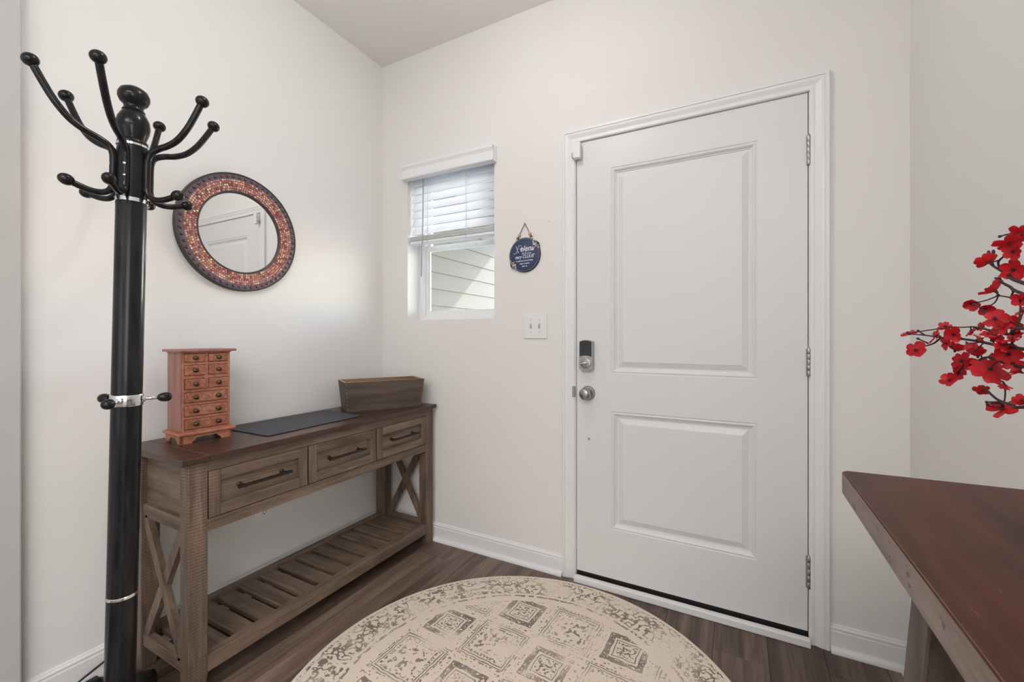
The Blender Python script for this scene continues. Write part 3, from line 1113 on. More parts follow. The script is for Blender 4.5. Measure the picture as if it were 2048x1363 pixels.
# ------------------------------------------------------------------ round rug
rug = lathe('round_rug', [(0, 0), (RUG_R, 0), (RUG_R + 0.001, 0.005), (RUG_R - 0.003, 0.0095), (RUG_R - 0.012, 0.0105), (0, 0.0105)], 'rug_wool', n=128)
rug.location = (RUG_C[0], RUG_C[1], 0.0005)
tag(rug, 'round cream rug with faded taupe squares on the wood floor', 'rug')

# ------------------------------------------------------------------ console table
CZ = 0.772
con = empty('console_table', (-1.71, 1.31, 0), 0, 'grey-brown wooden console table with three drawers and dark top', 'console table')
TX0, TX1, TY0, TY1, TT = -1.915, -1.505, 0.683, 1.930, 0.020
# top: two breadboard ends and four long boards
box('top_board', (TX0, TX1 + 0.001), (TY0, 0.762), (CZ - TT, CZ), 'dark_top_X', con, 0.002)
box('top_board', (TX0, TX1 + 0.001), (1.852, TY1), (CZ - TT, CZ), 'dark_top_X', con, 0.002)
wb = (TX1 - TX0) / 4
for k in range(4):
    box('top_board', (TX0 + k * wb + 0.0002, TX0 + (k + 1) * wb - 0.0002), (0.7625, 1.8515), (CZ - TT, CZ), 'dark_top_Y', con, 0.0012)
FXc = -1.520          # front face
SY0, SY1 = 0.707, 1.916
BXc = -1.897          # back face
LW = 0.056
ZT = CZ - TT
for (xa, xb) in ((FXc - LW + 0.004, FXc), (BXc, BXc + 0.066)):
    for (ya, yb) in ((SY0, SY0 + LW), (SY1 - LW, SY1)):
        # legs taper a little at the foot
        bm = bmesh.new()
        bm_box(bm, xa, xb, ya, yb, 0.0, ZT)
        for v_ in bm.verts:
            if v_.co.z < 0.01:
                if xb > -1.6 and abs(v_.co.x - xa) < 1e-6:
                    v_.co.x += 0.012
                if abs(v_.co.y - (ya if ya > 1 else yb)) < 1e-6:
                    v_.co.y += 0.010 if ya > 1 else -0.010
        bmesh.ops.subdivide_edges(bm, edges=[e for e in bm.edges if abs(e.verts[0].co.z - e.verts[1].co.z) > 0.3], cuts=1)
        for v_ in bm.verts:
            if 0.1 < v_.co.z < 0.6:
                v_.co.z = 0.06
                v_.co.x = min(max(v_.co.x, xa), xb)
                # straight above the foot taper
                v_.co.x = xa if v_.co.x < (xa + xb) / 2 else xb
                v_.co.y = ya if v_.co.y < (ya + yb) / 2 else yb
        bmesh.ops.bevel(bm, geom=[e for e in bm.edges if abs(e.verts[0].co.z - e.verts[1].co.z) > 0.02], offset=0.002, segments=1, affect='EDGES')
        link('leg', bm_to(bm, 'leg'), 'console_leg_wood', con)
YA, YZ = SY0 + LW, SY1 - LW      # clear span between the legs: .763 to 1.860
box('front_rail', (FXc - 0.022, FXc - 0.001), (YA, YZ), (0.716, ZT), 'console_wood_Y', con, 0.001)
box('front_rail', (FXc - 0.022, FXc - 0.001), (YA, YZ), (0.522, 0.561), 'console_wood_Y', con, 0.001)
box('back_rail', (BXc + 0.004, BXc + 0.024), (YA, YZ), (0.53, ZT), 'console_wood_Y', con, 0.001)
box('drawer_case_floor', (BXc + 0.024, FXc - 0.022), (YA, YZ), (0.53, 0.542), 'console_wood_Y', con)
# three drawers
DY = [(0.7655, 1.1255), (1.1315, 1.4905), (1.4965, 1.8565)]
for (da, db) in ((1.1255, 1.1315), (1.4905, 1.4965)):
    box('drawer_divider', (FXc - 0.30, FXc - 0.010), (da, db), (0.561, 0.716), 'console_wood_Z', con)
for (ya, yb) in DY:
    za, zb = 0.5635, 0.7145
    d = box('drawer', (FXc - 0.024, FXc - 0.011), (ya + 0.0005, yb - 0.0005), (za, zb), 'console_panel_wood', con)
    sw = 0.036
    box('drawer_stile', (FXc - 0.011, FXc + 0.001), (ya + 0.001, ya + sw), (za, zb), 'console_stile_wood', d, 0.0012)
    box('drawer_stile', (FXc - 0.011, FXc + 0.001), (yb - sw, yb - 0.001), (za, zb), 'console_stile_wood', d, 0.0012)
    box('drawer_rail', (FXc - 0.011, FXc + 0.001), (ya + sw + 0.0004, yb - sw - 0.0004), (zb - 0.036, zb), 'console_wood_Y', d, 0.0012)
    box('drawer_rail', (FXc - 0.011, FXc + 0.001), (ya + sw + 0.0004, yb - sw - 0.0004), (za, za + 0.038), 'console_wood_Y', d, 0.0012)
    yc = (ya + yb) / 2
    boxes('drawer_handle', [(FXc + 0.017, FXc + 0.026, yc - 0.098, yc + 0.098, 0.6385, 0.6475)], 'dark_bronze', d)
    for s in (-1, 1):
        lathe('handle_post', [(0, 0), (0.0085, 0), (0.0085, 0.003), (0.005, 0.006), (0.0045, 0.026), (0.007, 0.029), (0.007, 0.034), (0, 0.0345)], 'dark_bronze', d,
              frame_to((1, 0, 0), (FXc - 0.011, yc + s * 0.078, 0.643)), 14)
# sides: upper panel with rails, X brace, bottom rail
for (ya, yb, o_) in ((SY0, SY0 + LW, 1), (SY1 - LW, SY1, -1)):
    xa, xb = BXc + 0.066, FXc - LW + 0.004
    ym = (ya + yb) / 2 - o_ * 0.010
    box('side_rail', (xa, xb), (ym - 0.012, ym + 0.012), (0.735, ZT), 'console_wood_X', con, 0.001)
    box('side_rail', (xa, xb), (ym - 0.012, ym + 0.012), (0.528, 0.572), 'console_wood_X', con, 0.001)
    box('side_panel', (xa, xb), (ym - 0.003 + o_ * 0.004, ym + 0.003 + o_ * 0.004), (0.572, 0.735), 'console_wood_X', con)
    box('side_rail', (xa, xb), (ym - 0.012, ym + 0.012), (0.079, 0.121), 'console_wood_X', con, 0.001)
    beam('cross_brace', (xa + 0.008, ym + o_ * 0.001, 0.118), (xb - 0.012, ym + o_ * 0.001, 0.530), (1, 0, 0), 0.034, 0.018, 'console_wood_Z', con)
    beam('cross_brace', (xb - 0.008, ym - o_ * 0.003, 0.118), (xa + 0.012, ym - o_ * 0.003, 0.530), (1, 0, 0), 0.034, 0.018, 'console_wood_Z', con)
# slatted shelf
box('shelf_rail', (FXc - 0.036, FXc - 0.001), (YA, YZ), (0.066, 0.117), 'console_wood_Y', con, 0.0015)
box('shelf_rail', (BXc + 0.012, BXc + 0.047), (YA, YZ), (0.066, 0.117), 'console_wood_Y', con, 0.0015)
gaps = [0.862 + 0.0862 * k for k in range(12)]
edges = [YA] + gaps + [YZ]
for a, b_ in zip(edges[:-1], edges[1:]):
    box('shelf_slat', (BXc + 0.047, FXc - 0.036), (a + (0.0105 if a > YA else 0.002), b_ - (0.0105 if b_ < YZ else 0.002)), (0.092, 0.110), 'console_wood_X', con, 0.0012)
# slate-grey runner lying on the top
matp = [(-1.585, 1.004), (-1.592, 1.47), (-1.878, 1.50), (-1.892, 1.00)]
bm = bmesh.new()
A = [bm.verts.new((*p, CZ + 0.0003)) for p in matp]
B = [bm.verts.new((*p, CZ + 0.0035)) for p in matp]
bm.faces.new(A)
bm.faces.new(B)
for i in range(4):
    bm.faces.new([A[i], A[(i + 1) % 4], B[(i + 1) % 4], B[i]])
me = bm_to(bm, 'table_mat')
mt = link('table_mat', me, 'mat_slate')
me.materials.append(M('mat_edge'))
for p in me.polygons:
    if abs(p.normal.z) < 0.5:
        p.material_index = 1
tag(mt, 'flat dark grey mat lying on the console table between chest and planter', 'mat')

# ------------------------------------------------------------------ miniature chest of drawers (front faces +X of its own frame turned to the room)
# local frame: x to the right along the front, y into the depth, z up
chest = empty('miniature_chest', (-1.7330, 0.7820, CZ), math.radians(85.5),
              'small reddish wooden chest with nine drawers on the console table', 'chest')
cw, cd = 0.1655, 0.128
bi = 0.005
zb0, zb1 = 0.040, 0.323
# bracket feet: front, left and right aprons cut in a curve
def apron(name, length, x0, place):
    ft = 0.034
    poly = [(0, 0), (ft, 0), (ft + 0.004, 0.007), (ft + 0.010, 0.010), (ft + 0.014, 0.017), (ft + 0.022, 0.0195), (length - ft - 0.022, 0.0195),
            (length - ft - 0.014, 0.017), (length - ft - 0.010, 0.010), (length - ft - 0.004, 0.007), (length - ft, 0), (length, 0), (length, 0.029), (0, 0.029)]
    if length < 0.15:
        ft = 0.028
        poly = [(0, 0), (ft, 0), (ft + 0.003, 0.007), (ft + 0.008, 0.010), (ft + 0.012, 0.016), (length / 2, 0.0195), (length - ft - 0.012, 0.016),
                (length - ft - 0.008, 0.010), (length - ft - 0.003, 0.007), (length - ft, 0), (length, 0), (length, 0.029), (0, 0.029)]
    o = prism(name, poly, place[0], place[1], place[2], 'chest_wood_Y', chest, local=True)
    return o


apron('foot_apron', cw, 0, ('Y', 0, 0.008))
apron('foot_apron', cd, 0, ('X', 0, 0.008))
apron('foot_apron', cd, 0, ('X', cw - 0.008, cw))
box('base_molding', (-0.011, cw + 0.011), (-0.011, cd), (0.029, 0.041), 'chest_wood_Y', chest, 0.0045, local=True, seg=3)
box('case_side', (bi, bi + 0.005), (bi, cd - 0.003), (zb0, zb1), 'chest_wood_Z', chest, local=True)
box('case_side', (cw - bi - 0.005, cw - bi), (bi, cd - 0.003), (zb0, zb1), 'chest_wood_Z', chest, local=True)
box('case_back', (bi, cw - bi), (cd - 0.007, cd - 0.003), (zb0, zb1), 'chest_wood_Z', chest, local=True)
# face frame
x0, x1 = bi, cw - bi
rows_z = [(0.2885, 0.3215), (0.2410, 0.2795), (0.1925, 0.2305), (0.1440, 0.1825), (0.0945, 0.1345), (0.0480, 0.0855)]
st = 0.0075
fr = [(x0, x0 + st, bi - 0.0005, bi + 0.006, zb0, zb1), (x1 - st, x1, bi - 0.0005, bi + 0.006, zb0, zb1)]
zs_ = [zb1] + [v for r in rows_z for v in (r[1], r[0])] + [zb0]
for a, b_ in zip(zs_[0::2], zs_[1::2]):
    if a - b_ > 0.0006:
        fr.append((x0 + st, x1 - st, bi, bi + 0.006, b_, a))
xm = (x0 + x1) / 2
for r in rows_z[:3]:
    fr.append((xm - 0.005, xm + 0.005, bi, bi + 0.006, r[0], r[1]))
boxes('face_frame', fr, 'chest_wood_Y', chest, local=True)
box('case_interior', (x0 + 0.004, x1 - 0.004), (bi + 0.030, bi + 0.034), (zb0, zb1), 'black_slot', chest, local=True)


def tiny_drawer(xa, xb, za, zb, out, knobs):
    y = bi - 0.0032 - out
    d = box('drawer', (xa + 0.0016, xb - 0.0016), (y, y + 0.03), (za + 0.0016, zb - 0.0016), 'chest_drawer_wood', chest, 0.0012, local=True)
    # carved border
    e = 0.0045
    bm = bmesh.new()
    X0, X1, Z0, Z1 = xa + e, xb - e, za + e, zb - e
    t = 0.0012
    for b__ in ((X0, X1, y - 0.0011, y, Z0, Z0 + t), (X0, X1, y - 0.0011, y, Z1 - t, Z1), (X0, X0 + t, y - 0.0011, y, Z0 + t, Z1 - t), (X1 - t, X1, y - 0.0011, y, Z0 + t, Z1 - t)):
        bm_box(bm, *b__)
    link('carved_border', bm_to(bm, 'carved_border'), 'chest_wood_Y', d, local=True)
    for kx in knobs:
        lathe('drawer_knob', [(0, 0), (0.0085, 0), (0.0085, 0.001), (0.0040, 0.0025), (0.0036, 0.005), (0.0070, 0.0075), (0.0078, 0.010), (0.005, 0.0125), (0, 0.013)],
              'brass_knob', d, frame_to((0, -1, 0), (kx, y, (za + zb) / 2)), 14, local=True)


for i, r in enumerate(rows_z[:3]):
    xa, xb = x0 + st, xm - 0.005
    tiny_drawer(xa, xb, r[0], r[1], 0.006 if i == 2 else (0.002 if i == 1 else 0), [(xa + xb) / 2])
    xa, xb = xm + 0.005, x1 - st
    tiny_drawer(xa, xb, r[0], r[1], 0.001, [(xa + xb) / 2])
for r in rows_z[3:]:
    tiny_drawer(x0 + st, x1 - st, r[0], r[1], 0.001, [x0 + st + 0.034, x1 - st - 0.034])
box('top_lip', (bi - 0.003, cw - bi + 0.003), (bi - 0.003, cd - 0.002), (zb1, 0.327), 'chest_wood_Y', chest, local=True)
box('chest_top', (-0.012, cw + 0.012), (-0.012, cd), (0.327, 0.336), 'chest_wood_Z', chest, 0.003, local=True, seg=2)

# ------------------------------------------------------------------ tapered wooden planter box, turned on the table
pang = math.radians(58.9)
pl = empty('planter_box', (-1.7115, 1.7180, CZ), pang, 'tapered dark wooden planter box standing askew on the far end of console table', 'planter')
LB, LTp, WB, WTp, HP, TP = 0.383, 0.414, 0.160, 0.190, 0.1500, 0.011


def slab(name, quad_out, quad_in, mat):
    bm = bmesh.new()
    A = [bm.verts.new(p) for p in quad_out]
    B = [bm.verts.new(p) for p in quad_in]
    bm.faces.new(A)
    bm.faces.new(list(reversed(B)))
    for i in range(4):
        bm.faces.new([A[i], A[(i + 1) % 4], B[(i + 1) % 4], B[i]])
    me_ = bm_to(bm, name)
    o = link(name, me_, mat, pl, local=True)
    me_.materials.append(M('planter_inside'))
    me_.materials.append(M('planter_rim'))
    return o, me_


def pside(s, axis):
    lb, lt, wb_, wt = LB / 2, LTp / 2, WB / 2, WTp / 2
    if axis == 'long':
        qo = [(-lb, s * wb_, 0), (lb, s * wb_, 0), (lt, s * wt, HP), (-lt, s * wt, HP)]
        qi = [(-lb, s * (wb_ - TP), 0), (lb, s * (wb_ - TP), 0), (lt, s * (wt - TP), HP), (-lt, s * (wt - TP), HP)]
        nm = 'long_side'
    else:
        qo = [(s * lb, -wb_ + TP, 0), (s * lb, wb_ - TP, 0), (s * lt, wt - TP, HP), (s * lt, -wt + TP, HP)]
        qi = [(s * (lb - TP), -wb_ + TP, 0), (s * (lb - TP), wb_ - TP, 0), (s * (lt - TP), wt - TP, HP), (s * (lt - TP), -wt + TP, HP)]
        nm = 'end_board'
    o, me_ = slab(nm, qo, qi, 'planter_wood')
    for p in me_.polygons:
        c_ = p.center
        if p.normal.z > 0.9:
            p.material_index = 2
        elif (axis == 'long' and p.normal.y * s < -0.5) or (axis != 'long' and p.normal.x * s < -0.5):
            p.material_index = 1
    return o


front_side = pside(-1, 'long')
pside(1, 'long')
e0 = pside(-1, 'end')
pside(1, 'end')
box('planter_floor', (-LB / 2 + TP, LB / 2 - TP), (-WB / 2 + TP, WB / 2 - TP), (0.002, 0.010), 'planter_inside', pl, local=True)
for k in range(7):
    t = 0.1 + 0.8 * k / 6
    for s in (-1, 1):
        xe = s * ((LB / 2) * (1 - t) + (LTp / 2) * t - 0.006)
        ye = -((WB / 2) * (1 - t) + (WTp / 2) * t)
        lathe('nail_head', [(0, 0), (0.0016, 0), (0.0012, 0.0006), (0, 0.0008)], 'pin_silver', front_side, frame_to((0, -1, 0), (xe, ye + 0.0002, HP * t)), 8, local=True)

# ------------------------------------------------------------------ coat stand
RK = Vector((-1.563, 0.552, 0.0))
LEAN = Vector((-1.5256, 0.572, 1.78)) - RK
rack = empty('coat_stand', RK, 0, 'tall glossy black coat stand with chrome bands beside the console table', 'coat stand')
tq = LEAN.to_track_quat('Z', 'Y')
TM = Matrix.LocRotScale(RK, Vector((0, 0, 1)).rotation_difference(LEAN), None)


def rl(name, prof, mat, n=36, parent=rack):
    return lathe(name, prof, mat, parent, TM, n)


rl('pole', [(0.0345, 0.05), (0.0345, 0.412), (0.0345, 0.426), (0.0345, 1.0), (0.0345, 1.70), (0.0, 1.70)], 'black_lacquer')
rl('chrome_ring', [(0.0345, 0.4155), (0.0362, 0.417), (0.0365, 0.420), (0.0362, 0.423), (0.0345, 0.4245)], 'chrome')
col_ = rl('chrome_collar', [(0.0345, 0.958), (0.0365, 0.959), (0.0372, 0.961), (0.0372, 0.988), (0.0365, 0.990), (0.0345, 0.991)], 'chrome')
rl('chrome_ring', [(0.0345, 1.5345), (0.0368, 1.535), (0.0368, 1.5455), (0.0345, 1.546)], 'chrome')
rl('chrome_ring', [(0.0345, 1.693), (0.0362, 1.6935), (0.0362, 1.699), (0.0345, 1.6995)], 'chrome')
rl('finial', [(0.034, 1.698), (0.035, 1.703), (0.034, 1.709), (0.029, 1.714), (0.031, 1.722), (0.0365, 1.738), (0.0385, 1.755), (0.0360, 1.772), (0.0290, 1.787),
              (0.0245, 1.793), (0.0262, 1.796), (0.0245, 1.799), (0.0220, 1.805), (0.0232, 1.812), (0.031, 1.819), (0.0362, 1.831), (0.0362, 1.842), (0.031, 1.854),
              (0.018, 1.863), (0, 1.866)], 'black_lacquer')
# six double arms, built in a vertical plane (r,z) and turned about the pole
armU = [(0.040, 1.565), (0.0405, 1.60), (0.0405, 1.64), (0.0425, 1.664), (0.052, 1.681), (0.072, 1.693), (0.098, 1.703), (0.126, 1.722), (0.152, 1.755), (0.174, 1.795), (0.190, 1.828)]
armL = [(0.0405, 1.605), (0.0405, 1.585), (0.043, 1.566), (0.052, 1.553), (0.068, 1.5465), (0.088, 1.5475), (0.108, 1.5535), (0.122, 1.559)]
for ang, rs_ in ((-124, 1.03), (-68, 1.01), (180, 1.0), (4, 0.95), (55, 1.03), (112, 0.95)):
    a = math.radians(27.93 + ang)
    ca, sa = math.cos(a), math.sin(a)
    to3 = lambda r, z: TM @ Vector(((0.04 + (r - 0.04) * rs_) * ca, (0.04 + (r - 0.04) * rs_) * sa, z))
    up = smooth_pts([to3(*p) for p in armU], 4)
    lo = smooth_pts([to3(*p) for p in armL], 4)
    bm = bmesh.new()
    tube_bm(bm, up, 0.0086, 12)
    tube_bm(bm, lo, 0.0082, 12)
    arm = link('arm', bm_to(bm, 'arm'), 'black_lacquer', rack, smooth=True)
    for path, rad, sq_ in ((up, 0.0172, 0.92), (lo, 0.0150, 1.15)):
        d = (path[-1] - path[-3]).normalized()
        lathe('knob_tip', ball_prof(rad, sq_, 10), 'black_lacquer', arm, frame_to(d, path[-1] + d * rad * 0.5), 18)
    for z in (1.600, 1.632):
        p = to3(0.0475, z)
        lathe('arm_screw', [(0, 0), (0.003, 0), (0.0026, 0.0012), (0, 0.0014)], 'chrome', arm, frame_to((ca, sa, 0), p), 8)
# three pegs on the chrome collar
for k in range(3):
    a = math.radians(74.4 + 120 * k)
    d = Vector((math.cos(a), math.sin(a), 0.0))
    p0 = TM @ Vector((0.036 * d.x, 0.036 * d.y, 0.9745))
    peg = tube('peg', [p0, p0 + d * 0.040], 0.0052, 'chrome', col_, 12)
    lathe('peg_knob', [(0, -0.016), (0.008, -0.014), (0.0125, -0.007), (0.0142, 0.003), (0.0130, 0.011), (0.0085, 0.017), (0, 0.0195)], 'black_lacquer', col_,
          frame_to(d, p0 + d * 0.047), 20)
    lathe('peg_nut', [(0, -0.002), (0.0085, -0.002), (0.0085, 0.004), (0.006, 0.006), (0, 0.006)], 'chrome', col_, frame_to(d, p0), 14)
# four curved feet joined at a hub
lathe('foot_hub', [(0, 0.028), (0.052, 0.028), (0.055, 0.034), (0.055, 0.060), (0.048, 0.072), (0.038, 0.078), (0, 0.078)], 'black_lacquer', rack,
      Matrix.Translation(RK), 36)
for k in range(4):
    a = math.radians(140 + 90 * k)
    d = Vector((math.cos(a), math.sin(a), 0))
    s_ = Vector((-d.y, d.x, 0))
    prof = [(0.03, 0.070), (0.07, 0.072), (0.11, 0.070), (0.15, 0.074), (0.180, 0.072), (0.196, 0.058), (0.201, 0.030), (0.199, 0.0), (0.160, 0.0), (0.150, 0.012), (0.11, 0.022), (0.03, 0.026)]
    bm = bmesh.new()
    A = [bm.verts.new(RK + d * r + s_ * 0.027 + Vector((0, 0, z))) for r, z in prof]
    B = [bm.verts.new(RK + d * r - s_ * 0.027 + Vector((0, 0, z))) for r, z in prof]
    bm.faces.new(A)
    bm.faces.new(list(reversed(B)))
    for i in range(len(prof)):
        bm.faces.new([A[i], A[(i + 1) % len(prof)], B[(i + 1) % len(prof)], B[i]])
    bmesh.ops.bevel(bm, geom=[e for e in bm.edges if (e.verts[0] in A) == (e.verts[1] in A)], offset=0.006, segments=3, affect='EDGES')
    link('foot', bm_to(bm, 'foot'), 'black_lacquer', rack)

# ------------------------------------------------------------------ mosaic mirror on the left wall
MC = Vector((XL, 1.0985, 1.6045))
mir = empty('wall_mirror', MC, 0, 'round wall mirror in a copper mosaic frame edged with dark red beads', 'mirror')
mm = frame_to((1, 0, 0), MC)
R0, R1 = 0.253, 0.174
lathe('mirror_rim', [(R0, 0.0005), (R0, 0.022), (R0 - 0.003, 0.025), (R0 - 0.006, 0.0235), (R0 - 0.006, 0.0005)], 'mirror_frame_dark', mir, mm, 96, closed=True)
lathe('mirror_frame', [(R0 - 0.006, 0.003), (R0 - 0.006, 0.0215), (R0 - 0.027, 0.0225), (R1 + 0.003, 0.017), (R1, 0.016), (R1, 0.003)], 'mirror_frame_grey', mir, mm, 96, closed=True)
lathe('inner_bevel', [(R1 + 0.003, 0.0175), (R1, 0.0182), (R1 - 0.004, 0.0160), (R1 - 0.005, 0.010), (R1, 0.010)], 'mirror_frame_dark', mir, mm, 96, closed=True)
lathe('mirror_plate', [(0, 0.011), (R1, 0.011), (R1, 0.005), (0, 0.005)], 'mirror_glass', mir, mm, 96, smooth=False)
# mosaic: six rings of small raised tiles
bm = bmesh.new()
cl = bm.loops.layers.float_color.new('tile')
tr_ = random.Random(5)
rings = 5
ra, rb = R1 + 0.004, R0 - 0.0265
PALS = [lin(236, 178, 144), lin(214, 146, 118), lin(190, 112, 92), lin(160, 84, 76), lin(244, 204, 172), lin(206, 150, 142), lin(184, 130, 126)]
for q in range(rings):
    rin = ra + (rb - ra) * q / rings + 0.0006
    rout = ra + (rb - ra) * (q + 1) / rings - 0.0006
    n = int(2 * PI * (rin + rout) / 2 / ((rb - ra) / rings))
    for i in range(n):
        a0 = 2 * PI * (i + 0.06) / n + q * 0.02
        a1 = 2 * PI * (i + 0.94) / n + q * 0.02
        h0 = 0.0175 + (0.0225 - 0.0175) * ((rin + rout) / 2 - R1) / (R0 - 0.027 - R1) + tr_.uniform(0.0006, 0.0016)
        colr = tr_.choice(PALS)
        jit = tr_.uniform(0.85, 1.25)
        colr = tuple(min(1, c * jit) for c in colr[:3]) + (1,)
        lo_, hi_ = [], []
        for (r, a, s) in ((rin, a0, 0), (rout, a0, 0), (rout, a1, 0), (rin, a1, 0)):
            lo_.append(bm.verts.new(mm @ Vector((r * math.cos(a), r * math.sin(a), h0 - 0.003))))
            rm, am = (rin + rout) / 2, (a0 + a1) / 2
            r2, a2 = rm + (r - rm) * 0.84, am + (a - am) * 0.84
            hi_.append(bm.verts.new(mm @ Vector((r2 * math.cos(a2), r2 * math.sin(a2), h0))))
        fs = [bm.faces.new(hi_)] + [bm.faces.new([lo_[j], lo_[(j + 1) % 4], hi_[(j + 1) % 4], hi_[j]]) for j in range(4)]
        for fi, f_ in enumerate(fs):
            for lp in f_.loops:
                lp[cl] = colr if fi == 0 else tuple(c * 0.45 for c in colr[:3]) + (1,)
mo = link('mosaic_tiles', bm_to(bm, 'mosaic_tiles'), 'mosaic_tile', mir)
mo['kind'] = 'stuff'
# beads set in the grey rim
bm = bmesh.new()
lathe_bm(bm, [(0, 0.007), (0.0034, 0.0062), (0.0058, 0.0042), (0.0066, 0.0), (0.0, -0.0005)], 12)
bead_me = bm_to(bm, 'bead')
bead_me.materials.append(M('bead_red'))
for p in bead_me.polygons:
    p.use_smooth = True
NB = 58
for i in range(NB):
    a = 2 * PI * i / NB
    o = bpy.data.objects.new('bead', bead_me)
    COL.objects.link(o)
    o.parent = mir
    o.location = (0.0215, (R0 - 0.0165) * math.cos(a), (R0 - 0.0165) * math.sin(a))
    o.rotation_euler = (0, PI / 2, 0)

# ------------------------------------------------------------------ hanging plaque on the door wall
SC = Vector((-0.958, YD - 0.0005, 1.566))
sg = empty('hanging_plaque', SC, 0, 'small round navy plaque with white lettering hanging beside the window', 'plaque')
my = frame_to((0, -1, 0), SC)
RX = 0.0855
disc = lathe('plaque_disc', [(0, 0.0), (RX, 0.0), (RX, 0.009), (RX - 0.002, 0.0105), (0, 0.0105)], 'sign_blue', sg, my, 64)
lathe('plaque_rim', [(RX - 0.0055, 0.0104), (RX - 0.005, 0.0116), (RX - 0.003, 0.0116), (RX - 0.0025, 0.0104)], 'sign_rim', sg, my, 64, closed=True)
lathe('plaque_edge', [(RX, 0.0005), (RX + 0.0015, 0.001), (RX + 0.0015, 0.008), (RX, 0.009)], 'sign_edge', sg, my, 64, closed=True)
# leafy corner pieces, upper right and lower left, that overhang the disc
for nm, a0, a1, over in (('leaf_sprig', 18, 58, 0.010), ('leaf_sprig', 196, 238, 0.010)):
    outer, inner = [], []
    n = 10
    for k in range(n + 1):
        t = k / n
        a = math.radians(a0 + (a1 - a0) * t)
        w_ = math.sin(PI * t)
        ro = RX + 0.001 + over * (w_ ** 1.5) * (1.0 - 0.3 * t if a0 < 90 else 0.7 + 0.3 * t)
        ri = RX - 0.026 * w_ - 0.0005
        outer.append((SC.x + ro * math.cos(a), SC.z + ro * math.sin(a)))
        inner.append((SC.x + ri * math.cos(a), SC.z + ri * math.sin(a)))
    sp = prism(nm, outer[::-1] + inner[1:-1], 'Y', SC.y - 0.0112, SC.y - 0.0005, 'sign_edge', sg)
    rs = random.Random(3)
    bm = bmesh.new()
    for k in range(46):
        t = rs.uniform(0.06, 0.94)
        a = math.radians(a0 + (a1 - a0) * t)
        w_ = math.sin(PI * t)
        r = RX + rs.uniform(-0.024 * w_, 0.006 * w_)
        cx, cz = SC.x + r * math.cos(a), SC.z + r * math.sin(a)
        th = rs.uniform(0, PI)
        ln, wd = 0.0042, 0.0013
        pts = [(ln, 0), (0, wd), (-ln, 0), (0, -wd)]
        fs = [bm.verts.new((cx + px * math.cos(th) - pz * math.sin(th), SC.y - 0.01145 - k * 1e-6, cz + px * math.sin(th) + pz * math.cos(th))) for px, pz in pts]
        bm.faces.new(fs)
    lf = link('leaf_print', bm_to(bm, 'leaf_print'), 'sign_white', sp)
# lettering
def text(body, size, x, z, shear=0.0, extr=0.0003, wide=1.0, name='lettering', bold=0.0, rot=0.0):
    cu = bpy.data.curves.new('t', 'FONT')
    cu.body = body
    cu.size = size
    cu.align_x = 'CENTER'
    cu.shear = shear
    cu.extrude = extr
    cu.offset = bold
    cu.space_character = 1.0
    to = bpy.data.objects.new('t', cu)
    COL.objects.link(to)
    bpy.context.view_layer.update()
    dg = bpy.context.evaluated_depsgraph_get()
    me_ = bpy.data.meshes.new_from_object(to.evaluated_get(dg))
    bpy.data.objects.remove(to)
    bpy.data.curves.remove(cu)
    me_.materials.clear()
    me_.transform(Matrix.Translation((x, SC.y - 0.0108, z)) @ Matrix.Rotation(-rot, 4, 'Y') @ Matrix.Rotation(PI / 2, 4, 'X') @ Matrix.Diagonal((wide, 1, 1, 1)))
    return link(name, me_, 'sign_white', disc)


text('elena', 0.040, SC.x + 0.014, SC.z + 0.019, 0.3, wide=0.92, bold=0.0006, rot=0.03)
text('& Ei Lun', 0.016, SC.x + 0.012, SC.z + 0.003, 0.4, wide=0.95, rot=0.03)
text('nary CLUUS\'', 0.0235, SC.x + 0.001, SC.z - 0.0165, 0.3, wide=0.86, bold=0.0003, rot=0.03)
text('2 nouk hosement od Tomur', 0.0098, SC.x + 0.002, SC.z - 0.0325, 0, wide=0.85, bold=0.0003, rot=0.03)
text('tusnr wetnsuns', 0.0098, SC.x + 0.002, SC.z - 0.0465, 0, wide=0.9, bold=0.0003, rot=0.03)
text('after us', 0.0098, SC.x + 0.002, SC.z - 0.0600, 0, wide=0.95, bold=0.0003, rot=0.03)
# the sweeping script X that starts the first line
bm = bmesh.new()
yy = SC.y - 0.0110
for pts, r in (([(-0.047, 0.046), (-0.043, 0.038), (-0.037, 0.020), (-0.031, 0.011)], 0.0020),
               ([(-0.020, 0.048), (-0.028, 0.049), (-0.034, 0.040), (-0.042, 0.018), (-0.052, 0.007), (-0.060, 0.010), (-0.061, 0.014)], 0.0011),
               ([(-0.020, 0.048), (-0.015, 0.043), (-0.020, 0.034), (-0.028, 0.031)], 0.0010)):
    tube_bm(bm, smooth_pts([(SC.x + a, yy, SC.z + c_) for a, c_ in pts], 5), r * 0.55 + 0.0004, 6)
link('lettering', bm_to(bm, 'lettering'), 'sign_white', disc)
